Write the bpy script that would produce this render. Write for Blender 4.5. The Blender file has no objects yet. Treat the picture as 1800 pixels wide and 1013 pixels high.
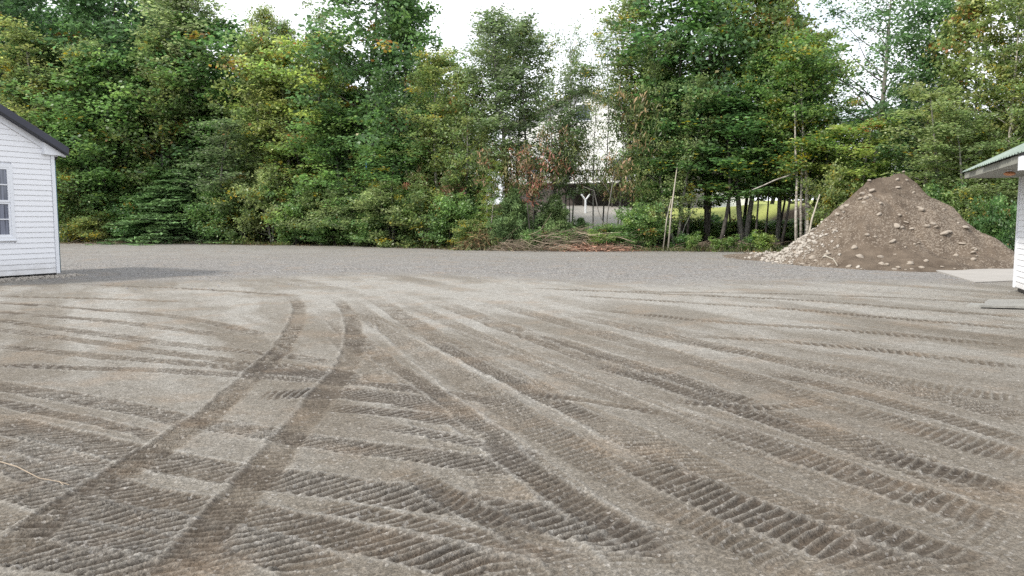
import bpy, math, random
import numpy as np
from mathutils import Vector, Matrix, noise as mnoise

sc = bpy.context.scene
C = sc.collection
R = math.radians
PI = math.pi
# ---------------------------------------------------------------- camera
F = 1360.0
EYE = 1.55
PITCH = math.atan((506.5 - 385.0) / F)
cam_d = bpy.data.cameras.new('camera')
cam = bpy.data.objects.new('camera', cam_d)
C.objects.link(cam)
cam_d.sensor_width = 36.0
cam_d.lens = F / 1800.0 * 36.0
cam_d.clip_start = 0.05
cam_d.clip_end = 3000.0
cam.location = (0, 0, EYE)
cam.rotation_euler = (PI / 2 - PITCH, 0, 0)
sc.camera = cam
# ---------------------------------------------------------------- world, sun, exposure
SUN_EL, SUN_AZ = R(41), R(240)        # azimuth clockwise from +Y: the sun stands high on the left, a little behind
world = bpy.data.worlds.new('World')
sc.world = world
world.use_nodes = True
wn = world.node_tree.nodes
wl = world.node_tree.links
for n in list(wn):
    wn.remove(n)
w_out = wn.new('ShaderNodeOutputWorld')
w_bg = wn.new('ShaderNodeBackground')
w_bg.inputs['Strength'].default_value = 0.1
w_sky = wn.new('ShaderNodeTexSky')
w_sky.sky_type = 'NISHITA'
w_sky.sun_disc = False
w_sky.sun_elevation = SUN_EL
w_sky.sun_rotation = SUN_AZ
w_sky.air_density = 1.0
w_sky.dust_density = 2.0
w_tc = wn.new('ShaderNodeTexCoord')
w_map = wn.new('ShaderNodeMapping')
w_map.inputs['Scale'].default_value = (1.0, 1.0, 2.6)
w_map.inputs['Location'].default_value = (0.35, 0.2, 0.1)
w_noise = wn.new('ShaderNodeTexNoise')
w_noise.inputs['Scale'].default_value = 2.1
w_noise.inputs['Detail'].default_value = 7
w_noise.inputs['Roughness'].default_value = 0.55
w_ramp = wn.new('ShaderNodeValToRGB')
w_ramp.color_ramp.elements[0].position = 0.34
w_ramp.color_ramp.elements[0].color = (0.42, 0.42, 0.42, 1)
w_ramp.color_ramp.elements[1].position = 0.50
w_ramp.color_ramp.elements[1].color = (1, 1, 1, 1)
w_mix = wn.new('ShaderNodeMix')
w_mix.data_type = 'RGBA'
w_mix.inputs['B'].default_value = (11.0, 11.3, 11.9, 1)
wl.new(w_tc.outputs['Generated'], w_map.inputs['Vector'])
wl.new(w_map.outputs['Vector'], w_noise.inputs['Vector'])
wl.new(w_noise.outputs['Fac'], w_ramp.inputs['Fac'])
wl.new(w_ramp.outputs['Color'], w_mix.inputs['Factor'])
wl.new(w_sky.outputs['Color'], w_mix.inputs['A'])
wl.new(w_mix.outputs['Result'], w_bg.inputs['Color'])
wl.new(w_bg.outputs['Background'], w_out.inputs['Surface'])
sun_d = bpy.data.lights.new('sun', 'SUN')
sun_d.energy = 3.1
sun_d.angle = R(6.0)
sun_d.color = (1.0, 0.94, 0.85)
sun = bpy.data.objects.new('sun', sun_d)
C.objects.link(sun)
sdir = Vector((math.sin(SUN_AZ) * math.cos(SUN_EL), math.cos(SUN_AZ) * math.cos(SUN_EL), math.sin(SUN_EL)))
sun.rotation_euler = sdir.to_track_quat('Z', 'Y').to_euler()
sun.location = sdir * 60
sc.view_settings.view_transform = 'Standard'
sc.view_settings.look = 'None'
sc.view_settings.exposure = 0.62
sc.view_settings.gamma = 1.0
sc.view_settings.use_curve_mapping = False
try:
    sc.cycles.use_denoising = False
    sc.cycles.use_adaptive_sampling = False
    sc.cycles.max_bounces = 6
    sc.cycles.diffuse_bounces = 3
    sc.cycles.transmission_bounces = 4
    sc.cycles.glossy_bounces = 2
    sc.cycles.caustics_reflective = False
    sc.cycles.caustics_refractive = False
except Exception:
    pass

# ---------------------------------------------------------------- helpers
CP, SP = math.cos(PITCH), math.sin(PITCH)

def ray(px, py):
    """Direction of a photograph pixel, in world axes (used once, to read real positions off the photo)."""
    a = (px - 900.0) / F
    b = (506.5 - py) / F
    return Vector((a, CP + b * SP, -SP + b * CP))

def ground(px, py, z=0.0):
    d = ray(px, py)
    k = (z - EYE) / d.z
    return Vector((d.x * k, d.y * k, z))

def at(px, py, Y):
    d = ray(px, py)
    k = Y / d.y
    return Vector((d.x * k, Y, EYE + d.z * k))

def wall_hit(px, py, p0, nrm):
    d = ray(px, py)
    o = Vector((0, 0, EYE))
    k = (Vector(p0) - o).dot(nrm) / d.dot(nrm)
    return o + d * k

def tag(o, label=None, cat=None, group=None, kind=None):
    if label: o['label'] = label
    if cat: o['category'] = cat
    if group: o['group'] = group
    if kind: o['kind'] = kind
    return o

def empty(name, loc=(0, 0, 0), rz=0.0):
    o = bpy.data.objects.new(name, None)
    C.objects.link(o)
    o.location = loc
    o.rotation_euler = (0, 0, rz)
    o.empty_display_size = 0.3
    return o

def link(name, me, parent=None):
    o = bpy.data.objects.new(name, me)
    C.objects.link(o)
    if parent is not None:
        o.parent = parent
    return o

def mesh(name, verts, faces, mat, smooth=False):
    me = bpy.data.meshes.new(name)
    me.from_pydata([tuple(v) for v in verts], [], faces)
    if mat is not None:
        me.materials.append(mat)
    if smooth:
        me.polygons.foreach_set('use_smooth', [True] * len(me.polygons))
    me.update()
    return me

def mesh_np(name, V, Fq, mat, smooth=False, tint=None):
    V = np.asarray(V, dtype=np.float32)
    Fq = np.asarray(Fq, dtype=np.int32)
    k = Fq.shape[1]
    me = bpy.data.meshes.new(name)
    me.vertices.add(len(V))
    me.vertices.foreach_set('co', V.ravel())
    me.loops.add(Fq.size)
    me.loops.foreach_set('vertex_index', Fq.ravel())
    me.polygons.add(len(Fq))
    me.polygons.foreach_set('loop_start', np.arange(0, Fq.size, k, dtype=np.int32))
    me.polygons.foreach_set('loop_total', np.full(len(Fq), k, dtype=np.int32))
    me.update(calc_edges=True)
    if smooth:
        me.polygons.foreach_set('use_smooth', np.ones(len(Fq), dtype=bool))
    if mat is not None:
        me.materials.append(mat)
    if tint is not None:
        a = me.attributes.new('tint', 'FLOAT_COLOR', 'POINT')
        a.data.foreach_set('color', np.asarray(tint, dtype=np.float32).ravel())
    return me

class MB:
    """collects boxes and tubes into one mesh"""
    def __init__(self):
        self.v, self.f = [], []
    def box(self, o, ax, ay, az):
        """corner o and three edge vectors"""
        o, ax, ay, az = map(Vector, (o, ax, ay, az))
        if ax.cross(ay).dot(az) < 0:
            ax, ay = ay, ax
        n = len(self.v)
        for k in (0, 1):
            self.v += [o + az * k, o + ax + az * k, o + ax + ay + az * k, o + ay + az * k]
        self.f += [(n, n+3, n+2, n+1), (n+4, n+5, n+6, n+7), (n, n+1, n+5, n+4),
                   (n+1, n+2, n+6, n+5), (n+2, n+3, n+7, n+6), (n+3, n, n+4, n+7)]
        return self
    def prism(self, poly, off):
        """polygon (list of points) swept by the vector off"""
        off = Vector(off)
        poly = [Vector(p) for p in poly]
        n = len(self.v); m = len(poly)
        self.v += poly + [p + off for p in poly]
        self.f += [tuple(range(n, n + m))[::-1], tuple(range(n + m, n + 2 * m))]
        for i in range(m):
            j = (i + 1) % m
            self.f.append((n + i, n + j, n + m + j, n + m + i))
        return self
    def tube(self, pts, rad, k=6):
        pts = [Vector(p) for p in pts]
        if not hasattr(rad, '__len__'):
            rad = [rad] * len(pts)
        n0 = len(self.v)
        for i, p in enumerate(pts):
            d = (pts[min(i + 1, len(pts) - 1)] - pts[max(i - 1, 0)]).normalized()
            a = d.orthogonal().normalized() if i == 0 else (prev - d * prev.dot(d)).normalized()
            prev = a
            b = d.cross(a)
            for j in range(k):
                t = 2 * PI * j / k
                self.v.append(p + (a * math.cos(t) + b * math.sin(t)) * rad[i])
        for i in range(len(pts) - 1):
            for j in range(k):
                q = n0 + i * k
                self.f.append((q + j, q + (j + 1) % k, q + k + (j + 1) % k, q + k + j))
        self.f.append(tuple(range(n0, n0 + k))[::-1])
        q = n0 + (len(pts) - 1) * k
        self.f.append(tuple(range(q, q + k)))
        return self
    def build(self, name, mat, parent=None, smooth=False, inv=None):
        v = self.v if inv is None else [inv @ p for p in self.v]
        return link(name, mesh(name, v, self.f, mat, smooth), parent)

_grids = {}
def vnoise(x, y, scale, seed):
    """smooth value noise in numpy, about -1..1"""
    n = 256
    g = _grids.get(seed)
    if g is None:
        g = _grids[seed] = (np.random.RandomState(seed).rand(n, n) * 2 - 1)
    u = x * scale + 37.3 * (seed % 7)
    v = y * scale + 11.7 * (seed % 5)
    iu = np.floor(u).astype(np.int64); iv = np.floor(v).astype(np.int64)
    fu = u - iu; fv = v - iv
    fu = fu * fu * (3 - 2 * fu); fv = fv * fv * (3 - 2 * fv)
    a = g[iu % n, iv % n]; b = g[(iu + 1) % n, iv % n]
    c = g[iu % n, (iv + 1) % n]; d = g[(iu + 1) % n, (iv + 1) % n]
    return (a * (1 - fu) + b * fu) * (1 - fv) + (c * (1 - fu) + d * fu) * fv

def fbm(x, y, scale, seed, octaves=4):
    s = 0; a = 1.0; t = 0
    for i in range(octaves):
        s = s + a * vnoise(x, y, scale * 2 ** i, seed + i)
        t += a; a *= 0.5
    return s / t * 1.3

def sstep(a, b, x):
    t = np.clip((x - a) / (b - a), 0, 1)
    return t * t * (3 - 2 * t)

# ---------------------------------------------------------------- materials
def new_mat(name):
    m = bpy.data.materials.new(name)
    m.use_nodes = True
    nt = m.node_tree
    b = nt.nodes['Principled BSDF']
    return m, nt, b

def plain(name, col, rough=0.7, bump=0.0, scale=30, var=0.12, metal=0.0, stretch=(1, 1, 1), spec=0.3):
    m, nt, b = new_mat(name)
    N, L = nt.nodes, nt.links
    tc = N.new('ShaderNodeTexCoord'); mp = N.new('ShaderNodeMapping')
    mp.inputs['Scale'].default_value = stretch
    L.new(tc.outputs['Object'], mp.inputs['Vector'])
    no = N.new('ShaderNodeTexNoise'); no.inputs['Scale'].default_value = scale; no.inputs['Detail'].default_value = 5
    L.new(mp.outputs['Vector'], no.inputs['Vector'])
    no2 = N.new('ShaderNodeTexNoise'); no2.inputs['Scale'].default_value = 1.3; no2.inputs['Detail'].default_value = 4
    L.new(tc.outputs['Object'], no2.inputs['Vector'])
    ad = N.new('ShaderNodeMath'); ad.operation = 'ADD'
    L.new(no.outputs['Fac'], ad.inputs[0]); L.new(no2.outputs['Fac'], ad.inputs[1])
    mr = N.new('ShaderNodeMapRange')
    mr.inputs['From Min'].default_value = 0.6; mr.inputs['From Max'].default_value = 1.4
    mr.inputs['To Min'].default_value = 1 - var; mr.inputs['To Max'].default_value = 1 + var
    L.new(ad.outputs[0], mr.inputs['Value'])
    hs = N.new('ShaderNodeHueSaturation'); hs.inputs['Color'].default_value = (*col, 1)
    L.new(mr.outputs['Result'], hs.inputs['Value'])
    L.new(hs.outputs['Color'], b.inputs['Base Color'])
    b.inputs['Roughness'].default_value = rough
    b.inputs['Metallic'].default_value = metal
    b.inputs['Specular IOR Level'].default_value = spec
    if bump > 0:
        bp = N.new('ShaderNodeBump'); bp.inputs['Strength'].default_value = bump; bp.inputs['Distance'].default_value = 0.01
        L.new(no.outputs['Fac'], bp.inputs['Height']); L.new(bp.outputs['Normal'], b.inputs['Normal'])
    return m

def leaf_mat(name, trans=0.35, rough=0.5, spec=0.6):
    m, nt, b = new_mat(name)
    N, L = nt.nodes, nt.links
    at_ = N.new('ShaderNodeAttribute'); at_.attribute_name = 'tint'
    oi = N.new('ShaderNodeObjectInfo')
    mr = N.new('ShaderNodeMapRange'); mr.inputs['To Min'].default_value = 0.82; mr.inputs['To Max'].default_value = 1.22
    L.new(oi.outputs['Random'], mr.inputs['Value'])
    hs = N.new('ShaderNodeHueSaturation')
    mr2 = N.new('ShaderNodeMapRange'); mr2.inputs['To Min'].default_value = 0.515; mr2.inputs['To Max'].default_value = 0.485
    L.new(oi.outputs['Random'], mr2.inputs['Value'])
    L.new(mr2.outputs['Result'], hs.inputs['Hue'])
    L.new(mr.outputs['Result'], hs.inputs['Value'])
    L.new(at_.outputs['Color'], hs.inputs['Color'])
    L.new(hs.outputs['Color'], b.inputs['Base Color'])
    b.inputs['Roughness'].default_value = rough
    b.inputs['Specular IOR Level'].default_value = spec
    tr = N.new('ShaderNodeBsdfTranslucent')
    hs2 = N.new('ShaderNodeHueSaturation'); hs2.inputs['Value'].default_value = 1.5; hs2.inputs['Saturation'].default_value = 1.1
    L.new(hs.outputs['Color'], hs2.inputs['Color'])
    L.new(hs2.outputs['Color'], tr.inputs['Color'])
    mx = N.new('ShaderNodeMixShader'); mx.inputs[0].default_value = trans
    L.new(b.outputs[0], mx.inputs[1]); L.new(tr.outputs[0], mx.inputs[2])
    L.new(mx.outputs[0], nt.nodes['Material Output'].inputs['Surface'])
    return m

def bark_mat(name, c1, c2, scale=6, stretch=(3, 3, 0.7)):
    m, nt, b = new_mat(name)
    N, L = nt.nodes, nt.links
    tc = N.new('ShaderNodeTexCoord'); mp = N.new('ShaderNodeMapping'); mp.inputs['Scale'].default_value = stretch
    L.new(tc.outputs['Object'], mp.inputs['Vector'])
    no = N.new('ShaderNodeTexNoise'); no.inputs['Scale'].default_value = scale; no.inputs['Detail'].default_value = 6; no.inputs['Roughness'].default_value = 0.7
    L.new(mp.outputs['Vector'], no.inputs['Vector'])
    rp = N.new('ShaderNodeValToRGB')
    rp.color_ramp.elements[0].position = 0.38; rp.color_ramp.elements[0].color = (*c1, 1)
    rp.color_ramp.elements[1].position = 0.6; rp.color_ramp.elements[1].color = (*c2, 1)
    L.new(no.outputs['Fac'], rp.inputs['Fac']); L.new(rp.outputs['Color'], b.inputs['Base Color'])
    bp = N.new('ShaderNodeBump'); bp.inputs['Strength'].default_value = 0.6; bp.inputs['Distance'].default_value = 0.02
    L.new(no.outputs['Fac'], bp.inputs['Height']); L.new(bp.outputs['Normal'], b.inputs['Normal'])
    b.inputs['Roughness'].default_value = 0.9
    return m

M = {}
M['vinyl'] = plain('white_vinyl', (0.80, 0.81, 0.84), 0.45, 0.0, 60, 0.03)
def splash(m, top=0.55):
    nt = m.node_tree; N, L = nt.nodes, nt.links; b = nt.nodes['Principled BSDF']
    src = b.inputs['Base Color'].links[0].from_socket
    ge = N.new('ShaderNodeNewGeometry'); sx = N.new('ShaderNodeSeparateXYZ'); L.new(ge.outputs['Position'], sx.inputs[0])
    no = N.new('ShaderNodeTexNoise'); no.inputs['Scale'].default_value = 5; no.inputs['Detail'].default_value = 6; L.new(ge.outputs['Position'], no.inputs['Vector'])
    mr = N.new('ShaderNodeMapRange'); mr.inputs['From Min'].default_value = top; mr.inputs['From Max'].default_value = 0.05; mr.inputs['To Max'].default_value = 0.75
    L.new(sx.outputs['Z'], mr.inputs['Value'])
    mu = N.new('ShaderNodeMath'); mu.operation = 'MULTIPLY'; L.new(mr.outputs[0], mu.inputs[0]); L.new(no.outputs['Fac'], mu.inputs[1])
    mx = N.new('ShaderNodeMix'); mx.data_type = 'RGBA'; mx.inputs['B'].default_value = (0.30, 0.27, 0.23, 1)
    L.new(mu.outputs[0], mx.inputs['Factor']); L.new(src, mx.inputs['A']); L.new(mx.outputs['Result'], b.inputs['Base Color'])
splash(M['vinyl'])
M['trim'] = plain('white_trim', (0.76, 0.78, 0.82), 0.4, 0.0, 20, 0.03)
M['roof_dark'] = plain('charcoal_metal', (0.055, 0.057, 0.075), 0.55, 0.1, 40, 0.15, 0.0)
M['green_roof'] = plain('green_roof_metal', (0.19, 0.235, 0.205), 0.55, 0.1, 25, 0.35, 0.0, (1, 1, 1), 0.3)
M['soffit'] = plain('soffit_grey', (0.24, 0.24, 0.21), 0.7, 0.1, 30, 0.12)
M['black'] = plain('black_plastic', (0.02, 0.02, 0.022), 0.4)
M['concrete'] = plain('concrete', (0.30, 0.285, 0.265), 0.9, 0.35, 25, 0.12)
M['concrete_grey'] = plain('old_concrete', (0.26, 0.26, 0.245), 0.9, 0.5, 20, 0.2)
M['stone'] = plain('stone', (0.20, 0.17, 0.138), 0.85, 0.5, 18, 0.25)
M['stone_pale'] = plain('stone_pale', (0.36, 0.33, 0.29), 0.85, 0.4, 14, 0.2)
M['stone_mid'] = plain('stone_mid', (0.27, 0.235, 0.195), 0.9, 0.5, 10, 0.35)
M['pebble'] = plain('pebble', (0.20, 0.185, 0.165), 0.85, 0.4, 8, 0.4)
M['twig'] = plain('dry_twig', (0.27, 0.22, 0.165), 0.9, 0.3, 8, 0.4)
M['gravel'] = plain('crushed_stone', (0.27, 0.265, 0.27), 0.9, 0.3, 8, 0.5)
M['brick'] = plain('dark_brick', (0.10, 0.085, 0.08), 0.9, 0.4, 12, 0.3)
M['pale_wood'] = plain('pale_wood', (0.38, 0.35, 0.29), 0.85, 0.3, 20, 0.25, 0, (3, 3, 0.5))
M['deck'] = plain('dark_deck', (0.04, 0.035, 0.03), 0.8, 0.2, 20, 0.2)
M['shingle'] = plain('roof_shingle', (0.22, 0.195, 0.175), 0.9, 0.5, 15, 0.3)
M['orange'] = plain('orange_shade', (0.50, 0.22, 0.11), 0.5)
M['blue'] = plain('blue_plastic', (0.05, 0.2, 0.6), 0.4)
M['teal'] = plain('teal_pipe', (0.10, 0.20, 0.24), 0.5)
m, nt, b = new_mat('window_glass')
b.inputs['Base Color'].default_value = (0.085, 0.10, 0.14, 1); b.inputs['Roughness'].default_value = 0.08
b.inputs['Specular IOR Level'].default_value = 0.8
_n = m.node_tree.nodes; _l = m.node_tree.links
_t = _n.new('ShaderNodeTexCoord'); _m = _n.new('ShaderNodeMapping'); _m.inputs['Scale'].default_value = (6, 6, 0.25)
_no = _n.new('ShaderNodeTexNoise'); _no.inputs['Scale'].default_value = 2.5; _no.inputs['Detail'].default_value = 3
_r = _n.new('ShaderNodeValToRGB'); _r.color_ramp.elements[0].position = 0.42; _r.color_ramp.elements[0].color = (0.035, 0.045, 0.07, 1)
_r.color_ramp.elements[1].position = 0.60; _r.color_ramp.elements[1].color = (0.20, 0.22, 0.28, 1)
_l.new(_t.outputs['Object'], _m.inputs['Vector']); _l.new(_m.outputs['Vector'], _no.inputs['Vector']); _l.new(_no.outputs['Fac'], _r.inputs['Fac']); _l.new(_r.outputs['Color'], b.inputs['Base Color'])
M['glass'] = m
M['curtain'] = plain('curtain', (0.22, 0.23, 0.28), 0.9, 0.2, 6, 0.35, 0, (8, 8, 0.3))
M['leaf'] = leaf_mat('leaf_broad', 0.48, 0.45)
M['needle'] = leaf_mat('leaf_needle', 0.2, 0.7, 0.15)
M['litter'] = leaf_mat('leaf_litter', 0.1, 0.9)
M['bark_dark'] = bark_mat('bark_dark', (0.035, 0.03, 0.026), (0.10, 0.09, 0.08))
M['bark_grey'] = bark_mat('bark_grey', (0.09, 0.085, 0.075), (0.22, 0.21, 0.19))
M['bark_pale'] = bark_mat('bark_pale', (0.16, 0.14, 0.12), (0.48, 0.45, 0.40), 4, (1.5, 1.5, 3))

# ---------------------------------------------------------------- terrain height
EX = np.array([-200, -60, -33, -22, -10, -3, 0, 5, 11, 16, 17.5, 22, 200.])
EY = np.array([60, 53, 50, 49.5, 45.5, 40.2, 38.2, 38.0, 37.0, 34, 28, 24, 20.])
def edge_y(x):
    return np.interp(x, EX, EY)

def terrain(x, y):
    """large-scale height of the land (numpy)"""
    x = np.asarray(x, float); y = np.asarray(y, float)
    d = y - edge_y(x)
    z = 0.95 * sstep(5, 17, d) + 1.5 * sstep(12, 26, d) * sstep(-8, 0, x)
    z = z + 0.10 * sstep(0, 3, d) * (1 + fbm(x, y, 0.6, 5, 3))
    z = z + 0.25 * sstep(4, 30, d) * fbm(x, y, 0.12, 9, 3)
    far = np.hypot(x, y)
    z = z + 8 * sstep(160, 420, far)
    z = z + 0.02 * fbm(x, y, 0.25, 3, 3) * sstep(8, 14, far)
    return z

def tz(x, y):
    return float(terrain(np.array([x]), np.array([y]))[0])

# ---------------------------------------------------------------- ground sheet with tyre tracks
DTH = 0.0017
def build_ground():
    fine = np.arange(-0.73, 0.73, DTH)
    coarse = np.linspace(0.73, 2 * PI - 0.73, 90)[1:-1]
    th = np.concatenate([fine, coarse])
    r = [0.0, 0.4, 0.9, 1.4, 1.9, 2.3]
    x = 2.6
    while x < 6.5: r.append(x); x *= 1.0021
    while x < 13: r.append(x); x *= 1.0034
    while x < 60: r.append(x); x *= 1.0075
    while x < 420: r.append(x); x *= 1.07
    r = np.array(r)
    nr, nt_ = len(r), len(th)
    RR, TT = np.meshgrid(r, th, indexing='ij')
    X = (RR * np.sin(TT)).ravel(); Y = (RR * np.cos(TT)).ravel(); RR = RR.ravel()
    Z = np.zeros_like(X)
    zone = np.zeros((len(X), 4), dtype=np.float32)    # R fresh soil and tread troughs, G grey gravel, B woodland floor, A pale dust and tread crests
    zone[:, 3] = 0
    n1 = fbm(X, Y, 0.35, 21, 4); n2 = fbm(X, Y, 1.3, 31, 4); n3 = fbm(X, Y, 5.0, 41, 3)
    micro = np.clip(1.2 - RR / 30, 0.1, 1)
    # streaks: the lot was graded, so its dust lies in long streaks
    ang = R(-62)
    U = X * math.cos(ang) + Y * math.sin(ang); V = -X * math.sin(ang) + Y * math.cos(ang)
    st = fbm(V * 1.0 + 0.4 * n1, U * 0.16, 1.6, 51, 4)
    base_pale = np.clip(0.28 + (0.55 + 0.45 * sstep(6, 11, RR)) * st + 0.30 * n2 + 0.2 * n1, 0, 1)
    # grey crushed stone band at the back
    bx = np.array([-30, -12.5, -8, -5, -2.5, 0, 4, 9, 11.5, 13, 30.])
    by = np.array([17, 18.3, 18.3, 20.8, 20.8, 19.6, 18.6, 18.4, 18.2, 19.2, 19.5])
    bl = np.interp(X, bx, by) + 0.9 * n1 + 0.35 * n2
    g = sstep(-1.6, 2.6, Y - bl + 1.2 * n2 * sstep(0, 8, np.abs(X)))
    pale = base_pale.copy()
    # pale dusty gravel in front of it
    pp = np.exp(-((Y - 15.8 + 0.7 * n1) / 3.3) ** 2) * np.exp(-((X + 0.5) / 8.5) ** 2) * np.clip(0.9 + 0.5 * n2, 0, 1.3)
    pale = np.clip(pale * (0.35 + 0.65 * sstep(4, 10, Y)) * (1 - 0.35 * sstep(-1, 3, X) * sstep(11, 7, Y)) + 0.75 * pp, 0, 1)
    pale += 0.22 * sstep(4, 9, X) * sstep(9, 13, Y) * (1 - g)
    bandst = fbm(X * 0.25 + 0.1 * Y, Y * 1.2, 0.8, 71, 4)
    pale_band = np.clip(0.10 + 0.7 * bandst, 0, 0.65) * g
    back = sstep(24, 34, Y) * g
    g = g * (1 - 0.35 * back)
    fresh = np.clip(0.20 + 0.35 * (-st) + 0.2 * n2, 0, 1) * (1 - g) * (1 - pp * 0.8)
    fresh += 0.30 * sstep(-1.5, 2.5, X) * sstep(10.5, 6.0, Y) * (1 - g)
    Z += 0.006 * n2 * (RR < 40) + 0.004 * n3 * micro + 0.012 * n1 * sstep(6, 12, RR)
    # granular clods
    clod = fbm(X, Y, 26.0, 61, 3)
    Z += 0.006 * clod * np.clip(1.5 - RR / 8, 0, 1)

    def curve(pts):
        P = [ground(*p) for p in pts]
        P = [Vector((p.x, p.y)) for p in P]
        P = [P[0] * 2 - P[1]] + P + [P[-1] * 2 - P[-2]]
        out = []
        for i in range(1, len(P) - 2):
            n = max(2, int((P[i + 1] - P[i]).length / 0.22))
            for k in range(n):
                t = k / n
                a, b_, c_, d_ = P[i - 1], P[i], P[i + 1], P[i + 2]
                out.append(0.5 * ((2 * b_) + (c_ - a) * t + (2 * a - 5 * b_ + 4 * c_ - d_) * t * t + (3 * b_ - a - 3 * c_ + d_) * t ** 3))
        out.append(P[-2])
        return np.array([(p.x, p.y) for p in out])

    def track(pts, w, pitch, slant, depth, amp, fr, pl=0.0, berm=0.006, patch=0.5, seed=1, chev=False, erase=0.8, bermpale=0.3, side=0, soft=0.025, fade=0.5, rough=0.0, crest=0.30):
        nonlocal Z, fresh, pale
        Q = curve(pts)
        m = w * 0.5 + 0.12
        lo = Q.min(0) - m; hi = Q.max(0) + m
        idx = np.where((X > lo[0]) & (X < hi[0]) & (Y > lo[1]) & (Y < hi[1]) & (RR > 2.0))[0]
        if len(idx) == 0: return
        x = X[idx]; y = Y[idx]
        # wobble the edge a little
        x = x + 0.022 * vnoise(x, y, 5.0, seed + 3); y = y + 0.022 * vnoise(x, y, 5.0, seed + 4)
        best = np.full(len(idx), 1e9); S = np.zeros(len(idx)); T = np.zeros(len(idx))
        s0 = 0.0
        for i0_ in range(0, len(Q) - 1, 5):
            q = Q[i0_:i0_ + 6]
            a_ = q.min(0) - m; b_ = q.max(0) + m
            sub = np.where((x > a_[0]) & (x < b_[0]) & (y > a_[1]) & (y < b_[1]))[0]
            xs_ = x[sub]; ys_ = y[sub]; bs = best[sub]; Ss = S[sub]; Ts = T[sub]
            for i in range(len(q) - 1):
                a = q[i]; d = q[i + 1] - a; L_ = math.hypot(*d)
                if L_ < 1e-6: continue
                u = d / L_
                rx = xs_ - a[0]; ry = ys_ - a[1]
                s = np.clip(rx * u[0] + ry * u[1], 0, L_)
                ex = rx - s * u[0]; ey = ry - s * u[1]
                dd = ex * ex + ey * ey
                k = dd < bs
                bs[k] = dd[k]; Ss[k] = s0 + s[k]; Ts[k] = (u[0] * ry - u[1] * rx)[k]
                s0 += L_
            best[sub] = bs; S[sub] = Ss; T[sub] = Ts
        kk = best < m * m
        idx = idx[kk]; x = x[kk]; y = y[kk]; best = best[kk]; S = S[kk]; T = T[kk]
        D = np.sqrt(best)
        inside = 1 - sstep(w / 2 - soft, w / 2 + soft, D)
        ends = sstep(0, fade, S) * sstep(0, 0.5, s0 - S + 0.02)
        inside = inside * (0.05 + 0.95 * ends) * (1 - rough * sstep(0.0, 0.7, fbm(x, y, 2.3, seed + 6, 3)))
        pat = np.clip(1 - patch + patch * 1.6 * (0.5 + 0.75 * fbm(S * 1.0, T * 2.2, 0.9, seed, 3)), 0.05, 1.25)
        tt = np.abs(T) if chev else T
        ph = (S + slant * tt + 0.012 * vnoise(S, T, 3.0, seed + 7) + 0.004 * vnoise(S, T, 14.0, seed + 8)) / pitch
        jit = vnoise(np.floor(ph + 0.5), T * 3, 1.0, seed + 5)
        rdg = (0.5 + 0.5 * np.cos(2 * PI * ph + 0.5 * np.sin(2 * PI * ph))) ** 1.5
        h = -depth * (0.75 + 0.25 * pat) + amp * rdg * pat * (1 + 0.35 * jit)
        h = h + 0.0016 * vnoise(x, y, 30.0, seed + 9)
        bm = berm * np.exp(-((D - w / 2) / 0.022) ** 2) * (0.5 + 0.7 * np.clip(vnoise(S, T, 2.0, seed + 2) + 0.5, 0, 1)) * ends
        if side: bm = bm * (np.sign(T) == side)
        Z[idx] = Z[idx] * (1 - erase * inside) + h * inside + bm
        fresh[idx] = np.clip(fresh[idx] * (1 - 0.6 * inside) + fr * inside * (0.75 + 0.25 * pat) * (1 + 0.9 * pat * (0.55 - rdg) * (crest > 0.15)), 0, 1.6)  # darker in the tread troughs than on the crests
        pb = np.exp(-((D - w / 2 - 0.015) / 0.02) ** 2) * bermpale * ends
        if side: pb = pb * (np.sign(T) == side)
        pale[idx] = np.clip(pale[idx] * (1 - 0.85 * inside) + pl * inside + crest * inside * pat * rdg ** 1.5 + pb, 0, 1)  # paler along the tread crests

    # older, faint passes at the back right (across)
    k = 0
    for a in ([(930, 508), (1150, 516), (1400, 528), (1620, 545), (1820, 560)],
              [(1000, 520), (1200, 532), (1400, 545), (1600, 562), (1830, 583)],
              [(1080, 512), (1350, 516), (1600, 526), (1830, 540)],
              [(1050, 545), (1250, 565), (1500, 582), (1830, 612)],
              [(1200, 590), (1400, 603), (1600, 622), (1830, 650)]):
        k += 1
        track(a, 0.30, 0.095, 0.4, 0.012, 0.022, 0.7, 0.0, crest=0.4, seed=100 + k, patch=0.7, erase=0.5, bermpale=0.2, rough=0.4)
    for a in ([(110, 452), (500, 455), (900, 462), (1300, 470)], [(110, 468), (450, 470), (800, 477), (1250, 486)],
              [(300, 440), (700, 446), (1100, 455), (1350, 466)], [(700, 452), (880, 458), (980, 470), (940, 486)], [(160, 484), (420, 478), (760, 470), (1150, 474)]):
        k += 1
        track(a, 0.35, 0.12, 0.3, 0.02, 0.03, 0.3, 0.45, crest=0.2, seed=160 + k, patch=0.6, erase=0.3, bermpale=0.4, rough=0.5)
    # older passes, upper left, running across
    for a in ([(-20, 560), (160, 585), (330, 607), (480, 622), (600, 640)],
              [(-20, 575), (200, 606), (420, 636), (560, 650), (700, 672)],
              [(-20, 530), (180, 545), (330, 560), (470, 590)],
              [(-20, 606), (200, 628), (420, 646), (620, 668), (780, 694)],
              [(-20, 520), (150, 524), (330, 530)],
              [(-20, 545), (200, 566), (400, 590)],
              [(120, 500), (330, 508), (520, 520)]):
        k += 1
        track(a, 0.26, 0.07, -0.6, 0.016, 0.022, 0.8, 0.0, crest=0.45, seed=120 + k, patch=0.7, erase=0.5, bermpale=0.2, rough=0.3)
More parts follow.
